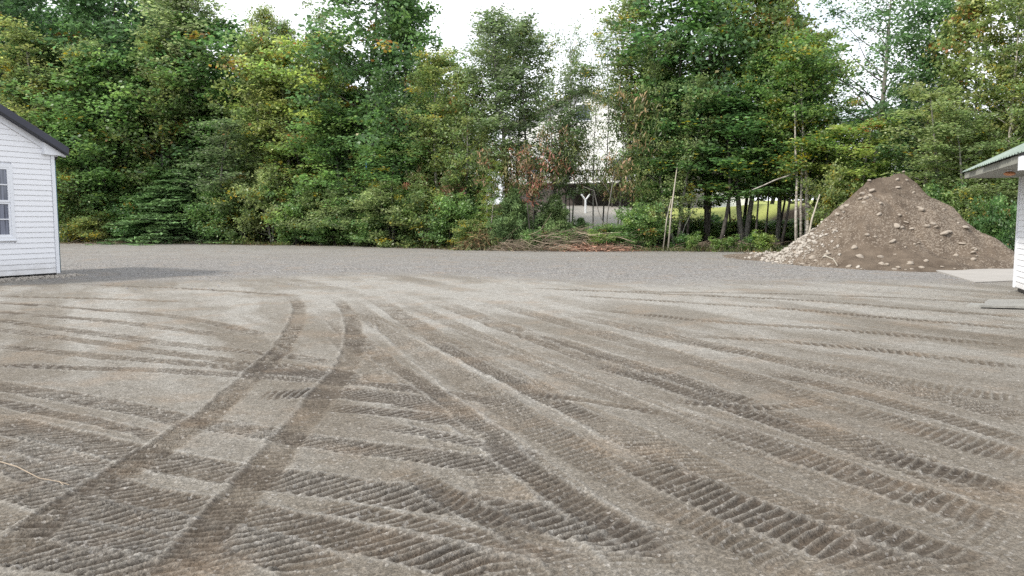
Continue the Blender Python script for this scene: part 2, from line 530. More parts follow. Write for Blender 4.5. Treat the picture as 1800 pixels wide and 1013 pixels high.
    # smooth dark passes fanning out from the middle towards the lower right
    fan = [
        ([(560, 535), (620, 590), (700, 660), (790, 720), (900, 800), (1000, 885), (1120, 975), (1190, 1040)], 0.34, 0.055, 0.55),
        ([(600, 520), (690, 585), (800, 655), (930, 740), (1090, 835), (1280, 930), (1460, 1030)], 0.34, 0.06, 0.5),
        ([(640, 515), (780, 600), (950, 690), (1130, 775), (1330, 870), (1600, 985), (1700, 1030)], 0.38, 0.065, 0.55),
        ([(680, 515), (860, 600), (1050, 680), (1280, 765), (1500, 850), (1700, 930), (1840, 990)], 0.32, 0.06, 0.45),
        ([(740, 520), (930, 590), (1100, 650), (1300, 715), (1500, 780), (1700, 850), (1840, 905)], 0.42, 0.065, 0.62),
        ([(820, 520), (1000, 570), (1200, 628), (1400, 690), (1620, 755), (1840, 820)], 0.36, 0.065, 0.55),
        ([(900, 530), (1100, 575), (1300, 618), (1550, 675), (1840, 745)], 0.34, 0.07, 0.6),
        ([(980, 560), (1200, 600), (1400, 636), (1650, 680), (1840, 710)], 0.34, 0.07, 0.45),
        ([(560, 560), (640, 640), (740, 735), (860, 840), (980, 960), (1040, 1030)], 0.26, 0.055, 0.35),
    ]
    for i, (a, w, p, fr) in enumerate(fan):
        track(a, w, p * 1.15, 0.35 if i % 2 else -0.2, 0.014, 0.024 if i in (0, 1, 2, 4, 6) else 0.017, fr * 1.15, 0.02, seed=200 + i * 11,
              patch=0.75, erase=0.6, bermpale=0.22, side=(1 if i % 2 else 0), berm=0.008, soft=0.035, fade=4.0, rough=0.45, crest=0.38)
    # thin pale crumbs of soil squeezed up by a tyre edge
    for i, a in enumerate(([(660, 560), (760, 612), (870, 668), (1000, 735), (1130, 815), (1230, 880)],
                           [(700, 545), (830, 590), (1000, 655), (1180, 722), (1400, 800)],
                           [(640, 560), (700, 615), (790, 690), (880, 760), (960, 840)],
                           [(1150, 700), (1350, 770), (1550, 845), (1750, 930)])):
        track(a, 0.025, 0.5, 0, -0.010, 0.0, 0.2, 0.5, seed=300 + i, berm=0.0, patch=0.2, erase=0.2, bermpale=0.15, soft=0.015, rough=0.8)
    # bold tread prints in the foreground running left to right
    bold = [
        ([(-40, 640), (120, 646), (300, 652), (460, 662), (640, 674), (800, 694), (900, 712)], 0.22, 0.065, -0.64, 0.018, 0.028),
        ([(-40, 672), (100, 695), (220, 716), (340, 742), (480, 764), (600, 783), (740, 800), (900, 822), (960, 832)], 0.26, 0.061, -0.72, 0.024, 0.034),
        ([(-40, 738), (80, 764), (220, 795), (340, 822), (480, 842), (640, 862), (800, 884), (900, 900), (1050, 930), (1230, 975)], 0.33, 0.071, -0.68, 0.025, 0.038),
        ([(-40, 804), (60, 826), (180, 856), (300, 885), (430, 905), (560, 932), (700, 960), (860, 995), (960, 1030)], 0.30, 0.065, -0.68, 0.026, 0.038),
        ([(-40, 850), (60, 868), (160, 900), (300, 925), (400, 945), (520, 985), (600, 1030)], 0.26, 0.061, -0.64, 0.024, 0.036),
        ([(-60, 955), (60, 965), (200, 985), (330, 1015), (380, 1035)], 0.33, 0.065, -0.72, 0.026, 0.040),
        ([(-40, 700), (80, 724), (200, 750), (300, 775)], 0.16, 0.060, -0.75, 0.016, 0.024),
        ([(-40, 775), (60, 792), (170, 822), (260, 850)], 0.18, 0.058, -0.8, 0.018, 0.026),
        ([(-40, 905), (80, 922), (200, 945), (330, 970), (470, 1010)], 0.20, 0.060, -0.8, 0.018, 0.028),
        ([(520, 880), (660, 905), (800, 935), (960, 975), (1060, 1005)], 0.16, 0.060, -0.7, 0.014, 0.022),
        ([(640, 745), (760, 765), (880, 790), (980, 815)], 0.16, 0.062, -0.6, 0.012, 0.020),
        ([(380, 648), (520, 655), (640, 668)], 0.30, 0.058, -0.5, 0.012, 0.022),
        ([(430, 700), (560, 690), (680, 700), (830, 722)], 0.37, 0.058, -0.42, 0.012, 0.022),
        ([(560, 715), (700, 728), (860, 750)], 0.24, 0.063, -0.51, 0.012, 0.022),
    ]
    for i, (a, w, p, sl, de, am) in enumerate(bold):
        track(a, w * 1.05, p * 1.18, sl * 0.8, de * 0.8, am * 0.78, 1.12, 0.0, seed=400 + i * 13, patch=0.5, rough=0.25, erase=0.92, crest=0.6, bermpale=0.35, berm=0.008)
    # short bold prints on the right half
    br = [
        ([(700, 820), (800, 880), (900, 930), (1020, 990)], 0.20, 0.060, 0.4),
        ([(1040, 640), (1180, 680), (1320, 728), (1440, 770)], 0.24, 0.066, 0.4),
        ([(1330, 650), (1500, 690), (1680, 740), (1840, 790)], 0.26, 0.068, 0.3),
        ([(1480, 780), (1620, 818), (1740, 850), (1840, 880)], 0.24, 0.066, 0.3),
        ([(1400, 880), (1540, 930), (1680, 980), (1780, 1030)], 0.26, 0.064, 0.3),
        ([(760, 600), (860, 650), (960, 700), (1060, 745)], 0.22, 0.064, 0.4),
        ([(690, 640), (780, 700), (860, 760), (930, 815)], 0.20, 0.062, 0.3),
        ([(860, 770), (930, 830), (1010, 885), (1100, 930), (1200, 985)], 0.22, 0.062, 0.5),
        ([(1090, 790), (1200, 850), (1330, 905), (1480, 965), (1580, 1020)], 0.36, 0.066, 0.3),
        ([(1240, 740), (1380, 790), (1520, 840), (1660, 885), (1830, 935)], 0.32, 0.066, 0.3),
        ([(960, 590), (1060, 625), (1160, 655), (1260, 690), (1340, 715)], 0.26, 0.066, 0.4),
        ([(1150, 700), (1260, 712), (1370, 716), (1470, 700)], 0.16, 0.075, 0.2),
        ([(900, 690), (1010, 700), (1100, 715), (1200, 730)], 0.16, 0.075, 0.2),
        ([(860, 1000), (960, 1010), (1060, 1040)], 0.30, 0.06, 0.6),
    ]
    for i, (a, w, p, sl) in enumerate(br):
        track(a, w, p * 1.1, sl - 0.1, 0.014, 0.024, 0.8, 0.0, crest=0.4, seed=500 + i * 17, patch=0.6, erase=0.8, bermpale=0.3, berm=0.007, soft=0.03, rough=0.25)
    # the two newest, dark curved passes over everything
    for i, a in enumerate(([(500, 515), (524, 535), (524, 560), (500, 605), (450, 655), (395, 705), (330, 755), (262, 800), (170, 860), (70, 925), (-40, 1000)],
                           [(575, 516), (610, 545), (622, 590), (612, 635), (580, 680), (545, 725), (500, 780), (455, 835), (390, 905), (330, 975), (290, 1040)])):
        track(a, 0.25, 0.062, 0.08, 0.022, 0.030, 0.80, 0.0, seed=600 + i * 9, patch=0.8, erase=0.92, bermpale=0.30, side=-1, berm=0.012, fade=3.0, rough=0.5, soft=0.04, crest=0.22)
    # orange-brown soil patch lower left is handled in the shader through this extra mask
    Z = np.where(RR < 2.2, 0, Z)
    Z = Z * (1 - sstep(40, 60, RR))
    wood = sstep(-0.3, 0.9, Y - edge_y(X) + 0.7 * n1 + 0.5 * n2)
    Z += terrain(X, Y) - 0.02 * fbm(X, Y, 0.25, 3, 3) * 0
    # bright lawn and drive behind the trees, round the house and to the right
    pale_lot = sstep(50.5, 52, Y + 0.8 * n1) * sstep(1.5, 3, X) * (1 - sstep(9, 11, X)) * (1 - sstep(68, 70, Y))
    zone[:, 0] = np.clip(fresh, 0, 1.5) * (1 - wood)
    zone[:, 1] = np.clip(g, 0, 1) * (1 - wood)
    zone[:, 2] = wood * (1 - pale_lot)
    zone[:, 3] = np.clip(pale * (1 - 0.75 * g) + pale_band + 0.5 * back * (0.6 + 0.6 * n1), 0, 1) * (1 - wood) + pale_lot
    lawn = sstep(49.5, 51, Y + n1) * sstep(9, 11, X + n1)
    i0 = np.arange(nr - 1)[:, None] * nt_; j = np.arange(nt_)[None, :]; j1 = (j + 1) % nt_
    Fq = np.stack([i0 + j, i0 + nt_ + j, i0 + nt_ + j1, i0 + j1], -1).reshape(-1, 4)
    Fq = Fq[:, ::-1]
    me = mesh_np('ground', np.stack([X, Y, Z], 1), Fq, None, smooth=True)
    a = me.attributes.new('zone', 'FLOAT_COLOR', 'POINT')
    a.data.foreach_set('color', zone.ravel())
    a = me.attributes.new('lawn', 'FLOAT', 'POINT')
    a.data.foreach_set('value', lawn.astype(np.float32))
    return me, (X, Y, Z)

def ground_mat():
    m, nt, b = new_mat('lot_soil')
    N, L = nt.nodes, nt.links
    at_ = N.new('ShaderNodeAttribute'); at_.attribute_name = 'zone'
    sep = N.new('ShaderNodeSeparateColor'); L.new(at_.outputs['Color'], sep.inputs[0])
    lw = N.new('ShaderNodeAttribute'); lw.attribute_name = 'lawn'
    tc = N.new('ShaderNodeTexCoord')
    def noise(s, d=5, r=0.6):
        n = N.new('ShaderNodeTexNoise'); n.inputs['Scale'].default_value = s; n.inputs['Detail'].default_value = d; n.inputs['Roughness'].default_value = r
        L.new(tc.outputs['Object'], n.inputs['Vector']); return n.outputs['Fac']
    def ramp(v, a, b_, ca=0.0, cb=1.0):
        r_ = N.new('ShaderNodeMapRange'); r_.inputs['From Min'].default_value = a; r_.inputs['From Max'].default_value = b_
        r_.inputs['To Min'].default_value = ca; r_.inputs['To Max'].default_value = cb
        L.new(v, r_.inputs['Value']); return r_.outputs['Result']
    def mix(f, a, b_, blend='MIX'):
        x = N.new('ShaderNodeMix'); x.data_type = 'RGBA'; x.blend_type = blend
        for s, v in (('Factor', f), ('A', a), ('B', b_)):
            if isinstance(v, (int, float)): x.inputs[s].default_value = v
            elif isinstance(v, tuple): x.inputs[s].default_value = (*v, 1)
            else: L.new(v, x.inputs[s])
        return x.outputs['Result']
    def math_(op, a, b_):
        x = N.new('ShaderNodeMath'); x.operation = op
        for i, v in ((0, a), (1, b_)):
            if isinstance(v, (int, float)): x.inputs[i].default_value = v
            else: L.new(v, x.inputs[i])
        return x.outputs[0]
    nf = noise(75, 4, 0.7); nm = noise(9, 6, 0.65); nl = noise(1.1, 5)
    vor = N.new('ShaderNodeTexVoronoi'); vor.inputs['Scale'].default_value = 55; L.new(tc.outputs['Object'], vor.inputs['Vector'])
    vor2 = N.new('ShaderNodeTexVoronoi'); vor2.inputs['Scale'].default_value = 24; L.new(tc.outputs['Object'], vor2.inputs['Vector'])
    sv = N.new('ShaderNodeSeparateColor'); L.new(vor.outputs['Color'], sv.inputs[0])
    sv2 = N.new('ShaderNodeSeparateColor'); L.new(vor2.outputs['Color'], sv2.inputs[0])
    base = mix(ramp(nm, 0.35, 0.65), (0.145, 0.130, 0.107), (0.192, 0.176, 0.150))
    palec = mix(ramp(nm, 0.35, 0.65), (0.220, 0.209, 0.187), (0.305, 0.295, 0.272))
    freshc = mix(ramp(nm, 0.35, 0.65), (0.094, 0.077, 0.057), (0.131, 0.110, 0.086))
    c = mix(sep.outputs['Red'], base, freshc)
    darkest = math_('SUBTRACT', sep.outputs['Red'], 0.75)
    darkest = math_('MINIMUM', math_('MAXIMUM', math_('MULTIPLY', darkest, 1.2), 0.0), 1.0)
    c = mix(darkest, c, (0.054, 0.044, 0.035))  # high red values, mainly tread troughs, take the darkest brown
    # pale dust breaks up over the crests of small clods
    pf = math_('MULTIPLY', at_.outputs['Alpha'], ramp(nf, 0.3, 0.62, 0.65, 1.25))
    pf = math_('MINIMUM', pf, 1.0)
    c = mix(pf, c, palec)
    # grey crushed stone, every stone its own grey
    grc = mix(ramp(sv2.outputs['Red'], 0, 1), (0.098, 0.093, 0.088), (0.285, 0.275, 0.262))
    c = mix(sep.outputs['Green'], c, grc)
    # isolated pale pebbles
    peb = ramp(sv.outputs['Green'], 0.955, 0.965)
    c = mix(math_('MULTIPLY', peb, 0.28), c, (0.435, 0.418, 0.392))
    # ochre soil
    och = ramp(nl, 0.52, 0.68, 0, 0.35)
    c = mix(och, c, (0.235, 0.178, 0.126))
    # woodland floor
    wf = mix(ramp(nm, 0.35, 0.65), (0.045, 0.033, 0.022), (0.13, 0.095, 0.065))
    c = mix(sep.outputs['Blue'], c, wf)
    lawnc = mix(ramp(nm, 0.35, 0.65), (0.20, 0.24, 0.06), (0.30, 0.31, 0.11))
    c = mix(lw.outputs['Fac'], c, lawnc)
    vg = N.new('ShaderNodeTexVoronoi'); vg.inputs['Scale'].default_value = 95; L.new(tc.outputs['Object'], vg.inputs['Vector'])
    sg = N.new('ShaderNodeSeparateColor'); L.new(vg.outputs['Color'], sg.inputs[0])
    gv = math_('MULTIPLY', ramp(sg.outputs['Blue'], 0, 1, 0.72, 1.30), ramp(noise(36, 3, 0.8), 0.3, 0.7, 0.80, 1.22))
    hsv = N.new('ShaderNodeHueSaturation'); L.new(gv, hsv.inputs['Value']); L.new(c, hsv.inputs['Color'])
    c = hsv.outputs['Color']
    L.new(c, b.inputs['Base Color'])
    b.inputs['Roughness'].default_value = 0.95
    b.inputs['Specular IOR Level'].default_value = 0.15
    # relief: grains and pebbles
    h = math_('ADD', math_('MULTIPLY', nf, 0.9), math_('MULTIPLY', noise(28, 5, 0.7), 0.9))
    h = math_('SUBTRACT', h, math_('MULTIPLY', vor2.outputs['Distance'], math_('ADD', math_('MULTIPLY', sep.outputs['Green'], 0.9), 0.25)))
    bp = N.new('ShaderNodeBump'); bp.inputs['Strength'].default_value = 1.0; bp.inputs['Distance'].default_value = 0.015
    L.new(h, bp.inputs['Height']); L.new(bp.outputs['Normal'], b.inputs['Normal'])
    return m

g_me, (GX, GY, GZ) = build_ground()
g_me.materials.append(ground_mat())
tag(link('ground', g_me), kind='structure')

# ---------------------------------------------------------------- scattering through geometry nodes (uncountable gravel)
def scatter(name, P, S, mat, label=None, cat=None, parent=None, flat=0.6, subdiv=1):
    me = bpy.data.meshes.new(name)
    me.vertices.add(len(P)); me.vertices.foreach_set('co', np.asarray(P, dtype=np.float32).ravel())
    a = me.attributes.new('sc', 'FLOAT', 'POINT'); a.data.foreach_set('value', np.asarray(S, dtype=np.float32))
    me.update()
    o = link(name, me, parent)
    ng = bpy.data.node_groups.new(name + '_nodes', 'GeometryNodeTree')
    ng.interface.new_socket('Geometry', in_out='INPUT', socket_type='NodeSocketGeometry')
    ng.interface.new_socket('Geometry', in_out='OUTPUT', socket_type='NodeSocketGeometry')
    N, L = ng.nodes, ng.links
    gi = N.new('NodeGroupInput'); go = N.new('NodeGroupOutput')
    ico = N.new('GeometryNodeMeshIcoSphere'); ico.inputs['Radius'].default_value = 0.5; ico.inputs['Subdivisions'].default_value = subdiv
    sp = N.new('GeometryNodeSetPosition')
    nz = N.new('ShaderNodeTexNoise'); nz.inputs['Scale'].default_value = 2.2
    vm = N.new('ShaderNodeVectorMath'); vm.operation = 'SUBTRACT'; vm.inputs[1].default_value = (0.5, 0.5, 0.5)
    L.new(nz.outputs['Color'], vm.inputs[0])
    L.new(ico.outputs['Mesh'], sp.inputs['Geometry']); L.new(vm.outputs[0], sp.inputs['Offset'])
    sm = N.new('GeometryNodeSetMaterial'); sm.inputs['Material'].default_value = mat
    L.new(sp.outputs['Geometry'], sm.inputs['Geometry'])
    ip = N.new('GeometryNodeInstanceOnPoints')
    L.new(gi.outputs[0], ip.inputs['Points']); L.new(sm.outputs[0], ip.inputs['Instance'])
    rr = N.new('FunctionNodeRandomValue'); rr.data_type = 'FLOAT_VECTOR'
    rr.inputs[0].default_value = (-0.5, -0.5, 0); rr.inputs[1].default_value = (0.5, 0.5, 6.28)
    L.new(rr.outputs[0], ip.inputs['Rotation'])
    rs = N.new('FunctionNodeRandomValue'); rs.data_type = 'FLOAT_VECTOR'
    rs.inputs[0].default_value = (0.65, 0.65, flat * 0.6); rs.inputs[1].default_value = (1.35, 1.1, flat * 1.3)
    rs.inputs['Seed'].default_value = 5
    na = N.new('GeometryNodeInputNamedAttribute'); na.data_type = 'FLOAT'; na.inputs[0].default_value = 'sc'
    vs = N.new('ShaderNodeVectorMath'); vs.operation = 'SCALE'
    L.new(rs.outputs[0], vs.inputs[0]); L.new(na.outputs[0], vs.inputs['Scale'])
    L.new(vs.outputs[0], ip.inputs['Scale'])
    L.new(ip.outputs[0], go.inputs[0])
    md = o.modifiers.new('scatter', 'NODES'); md.node_group = ng
    tag(o, label, cat, kind='stuff')
    return o

rs = np.random.RandomState(4)
def sample_ground(n, pick):
    """random points on the ground sheet itself (its own vertices), filtered"""
    idx = np.where(pick)[0]
    return idx[rs.randint(0, len(idx), n)]

Rg = np.hypot(GX, GY)
front = np.abs(np.arctan2(GX, GY)) < 0.72
# small stones: density per area even, so weight vertices by cell size
def scatter_stones(name, n, r0, r1, smin, smax, mat, label, extra=None):
    u = rs.rand(n * 2); r = np.sqrt(r0 ** 2 + u * (r1 ** 2 - r0 ** 2)); t = rs.uniform(-0.7, 0.7, n * 2)
    x = r * np.sin(t); y = r * np.cos(t)
    cl = fbm(x, y, 0.9, 77, 3) + 0.5 * fbm(x, y, 4.0, 78, 2)
    keep = (rs.rand(n * 2) < np.clip(0.45 + 0.9 * cl, 0.04, 1)) & (y < edge_y(x) - 0.2)
    if extra is not None: keep &= extra(x, y)
    x, y = x[keep][:n], y[keep][:n]
    z = terrain(x, y) + 0.0
    # nearest ground vertex height, by polar index
    rr_ = np.unique(np.round(Rg[::1], 4)) if False else None
    s = smin + (smax - smin) * rs.rand(len(x)) ** 3.5
    scatter(name, np.stack([x, y, ground_h(x, y) + s * 0.12], 1), s, mat, label, 'gravel')

_fine = np.arange(-0.73, 0.73, DTH)
_nth = len(_fine) + 88
_rings = Rg[::_nth]
_GZ = GZ.reshape(len(_rings), _nth)
def ground_h(x, y):
    r = np.hypot(x, y); t = np.arctan2(x, y)
    i = np.clip(np.searchsorted(_rings, r), 1, len(_rings) - 1)
    i = np.where(np.abs(_rings[i - 1] - r) < np.abs(_rings[i] - r), i - 1, i)
    j = np.clip(np.round((t + 0.73) / DTH).astype(int), 0, len(_fine) - 1)
    return _GZ[i, j]
def gh(x, y):
    if abs(math.atan2(x, y)) > 0.72 or y < 0: return tz(x, y)
    return float(ground_h(np.array([x]), np.array([y]))[0])

scatter_stones('loose_pebbles', 4200, 2.8, 12, 0.003, 0.012, M['pebble'], 'small loose pebbles strewn over the brown foreground soil')
scatter_stones('pale_gravel', 6000, 9, 24, 0.005, 0.018, M['pebble'], 'pale gravel crumbs lying over the middle of the lot')
scatter_stones('crushed_gravel', 9000, 18, 42, 0.015, 0.05, M['gravel'], 'grey crushed gravel spread across the back of the lot')

# ---------------------------------------------------------------- left shed
def left_shed():
    A = ground(104, 486); B = ground(0, 493.1)
    d = (B - A).normalized(); nrm = Vector((-d.y, d.x, 0))
    if nrm.dot(-A) < 0: nrm = -nrm
    up = Vector((0, 0, 1))
    W = 5.2; DEP = 3.6
    zb = 0.10
    eave = wall_hit(100, 272, A, nrm).z
    root = empty('garden_shed', (A.x, A.y, 0))
    tag(root, 'white vinyl-sided shed with charcoal roof at the left edge', 'shed')
    inv = Matrix.Translation(-Vector((A.x, A.y, 0)))
    def pt(u, z, o=0.0): return A + d * u + up * z + nrm * o
    slope = math.tan(R(28.5))
    peak = eave + slope * W / 2
    # core walls behind the siding
    mb = MB()
    mb.prism([pt(0.02, zb, -0.03), pt(W, zb, -0.03), pt(W, eave, -0.03), pt(W / 2, peak, -0.03), pt(0.02, eave, -0.03)], -nrm * DEP)
    mb.build('wall_core', M['vinyl'], root, inv=inv)
    # window opening read off the photo
    w_r = wall_hit(17, 350, A, nrm); u_r = (w_r - A).dot(d)
    z_t = wall_hit(10, 294.5, A, nrm).z; z_b = wall_hit(10, 416, A, nrm).z
    u_l = u_r + 0.95
    c = 0.1375
    k = 0; z = zb
    cas = 0.085
    while z < peak - 0.05:
        z1 = z + c
        def lim(zz):
            if zz <= eave: return 0.085, W - 0.085
            s = (zz - eave) / slope
            return s + 0.0, W - s
        spans = []
        a0, a1 = lim(z); b0, b1 = lim(z1)
        if b1 - b0 < 0.05: break
        if z1 > z_b - cas and z < z_t + cas:
            spans = [((a0, b0), (u_r - cas,) * 2), ((u_l + cas,) * 2, (a1, b1))]
        else:
            spans = [((a0, b0), (a1, b1))]
        for (l0, l1), (r0, r1) in spans:
            m_ = MB()
            # cross section: lower lip proud, top tucked in; slight vinyl crease half-way
            sec = [(0.0, -0.028), (0.0, 0.016), (0.010, 0.018), (c * 0.93, 0.004), (c, -0.004), (c, -0.028)]
            n0 = 0
            for (zz, off) in sec:
                t = zz / c
                m_.v.append(pt(l0 + (l1 - l0) * t, z + zz, off))
            for (zz, off) in sec:
                t = zz / c
                m_.v.append(pt(r0 + (r1 - r0) * t, z + zz, off))
            n = len(sec)
            m_.f = [tuple(range(n)), tuple(range(2 * n - 1, n - 1, -1))]
            for i in range(n):
                j = (i + 1) % n
                m_.f.append((i, n + i, n + j, j))
            m_.build('siding_course', M['vinyl'], root, inv=inv)
        z = z1; k += 1
    # corner posts
    for u0 in (-0.02, W - 0.085):
        mb = MB(); mb.box(pt(u0, zb - 0.01, -0.1), d * 0.095, nrm * 0.13, up * (eave - zb + 0.02)); mb.build('corner_post', M['trim'], root, inv=inv)
    # skirt and footing
    mb = MB(); mb.box(pt(0.03, 0.0, -DEP + 0.05), d * (W - 0.06), nrm * (DEP - 0.12), up * 0.12); mb.build('footing', M['black'], root, inv=inv)
    # rake boards and roof slabs
    ov_e, ov_g = 0.30, 0.22
    for sgn, name in ((1, 'rake_board'), (-1, 'rake_board')):
        def q(s, dz, o):           # s along the half gable from the eave, mirrored for the far side
            u = s if sgn > 0 else W - s
            return pt(u, eave + slope * s + dz, o)
        mb = MB()
        mb.prism([q(-0.05, -0.02, 0.02), q(W / 2, -0.02, 0.02), q(W / 2, 0.16, 0.02), q(-0.05, 0.16, 0.02)], nrm * 0.03)
        mb.build('rake_board', M['trim'], root, inv=inv)
        # boxed eave return (white triangle at the corner)
        mb = MB()
        mb.prism([q(-ov_e + 0.02, 0.13, 0.0), q(-ov_e + 0.02, 0.09, 0.0), q(-0.2, -0.0 + slope * 0.2 - 0.03, 0), q(0.30, -0.02 - slope * 0.30, 0.0), q(0.30, 0.13, 0.0)], nrm * 0.12)
        mb.build('eave_return', M['trim'], root, inv=inv)
        mb = MB()
        mb.prism([q(-ov_e, 0.145, ov_g), q(W / 2, 0.145, ov_g), q(W / 2, 0.36, ov_g), q(-ov_e - 0.02, 0.36, ov_g)], -nrm * (DEP + 2 * ov_g))
        mb.build('roof_slope', M['roof_dark'], root, inv=inv)
        mb = MB()
        mb.prism([q(-ov_e - 0.01, 0.13, ov_g + 0.012), q(W / 2, 0.13, ov_g + 0.012), q(W / 2, 0.165, ov_g + 0.012), q(-ov_e - 0.01, 0.165, ov_g + 0.012)], -nrm * 0.02)
        mb.build('drip_edge', M['black'], root, inv=inv)
    # window
    fr = MB()
    t = cas
    fr.box(pt(u_r - t, z_b - t, -0.03), d * (u_l - u_r + 2 * t), nrm * 0.065, up * t)
    fr.box(pt(u_r - t, z_t, -0.03), d * (u_l - u_r + 2 * t), nrm * 0.065, up * t)
    fr.box(pt(u_r - t, z_b, -0.03), d * t, nrm * 0.065, up * (z_t - z_b))
    fr.box(pt(u_l, z_b, -0.03), d * t, nrm * 0.065, up * (z_t - z_b))
    fo = fr.build('window_frame', M['trim'], root, inv=inv)
    mid = (z_t + z_b) / 2
    for (z0, z1, o) in ((z_b, mid, -0.012), (mid, z_t, 0.004)):
        s = MB()
        ww = u_l - u_r; t = 0.05
        s.box(pt(u_r, z0, o), d * ww, nrm * 0.025, up * t); s.box(pt(u_r, z1 - t, o), d * ww, nrm * 0.025, up * t)
        s.box(pt(u_r, z0 + t, o), d * t, nrm * 0.025, up * (z1 - z0 - 2 * t)); s.box(pt(u_l - t, z0 + t, o), d * t, nrm * 0.025, up * (z1 - z0 - 2 * t))
        s.box(pt(u_r + t, (z0 + z1) / 2 - 0.014, o + 0.003), d * (ww - 2 * t), nrm * 0.018, up * 0.028)
        for q3 in (1 / 3, 2 / 3):
            s.box(pt(u_r + ww * q3 - 0.012, z0 + t, o + 0.006), d * 0.024, nrm * 0.012, up * (z1 - z0 - 2 * t))
        s.build('sash', M['trim'], fo, inv=inv)
        for r_ in range(2):
            for q3 in range(3):
                zz0 = z0 + t + r_ * ((z1 - z0) / 2 - t); 
                a = u_r + max(t, ww * q3 / 3 + 0.0); b_ = u_r + min(ww - t, ww * (q3 + 1) / 3)
                p = MB(); p.box(pt(a, zz0, o - 0.006), d * (b_ - a), nrm * 0.005, up * ((z1 - z0) / 2 - t)); p.build('pane', M['glass'], fo, inv=inv)
    s = MB(); s.box(pt(u_r - 0.11, z_b - cas - 0.03, -0.02), d * (u_l - u_r + 0.22), nrm * 0.075, up * 0.03); s.build('window_sill', M['trim'], root, inv=inv)
    # security camera and pipe on the far side wall, just peeping past the corner
    bk = -d
    cam_o = empty('security_camera', tuple(A + bk * 0.09 + up * (eave - 0.06) - nrm * 0.08))
    tag(cam_o, 'black dome security camera under the eave of the left shed', 'camera')
    mb = MB(); mb.box(Vector((-0.06, -0.06, 0)), (0.12, 0, 0), (0, 0.12, 0), (0, 0, 0.05)); mb.build('mount', M['trim'], cam_o)
    v, f = [], []
    for i in range(6):
        for j in range(12):
            a = PI / 2 * i / 5; t_ = 2 * PI * j / 12
            v.append((0.075 * math.cos(a) * math.cos(t_), 0.075 * math.cos(a) * math.sin(t_), -0.09 * math.sin(a)))
    for i in range(5):
        for j in range(12):
            f.append((i * 12 + j, i * 12 + (j + 1) % 12, i * 12 + 12 + (j + 1) % 12, i * 12 + 12 + j))
    link('dome', mesh('dome', v, f, M['black'], True), cam_o)
    p0 = A + bk * 0.10 - nrm * 0.12
    mb = MB(); mb.tube([p0 + up * (eave - 0.1), p0 + up * 2.0, p0 + up * 0.1], 0.035, 8); mb.build('downpipe', M['teal'], root, True, inv=inv)
    # gravel skirt
    n = 2200
    u = rs.uniform(-0.5, W, n); o = 0.02 + np.abs(rs.normal(0, 0.30, n))
    P = np.array([tuple(A + d * float(a) + nrm * float(b_)) for a, b_ in zip(u, o)])
    S = 0.025 + 0.05 * rs.rand(n) ** 2
    P[:, 2] = 0.012 + 0.03 * np.exp(-(o / 0.3) ** 2)
    scatter('drip_gravel', P, S, M['stone_pale'], 'strip of pale crushed stones along the foot of the left shed', 'gravel')
left_shed()

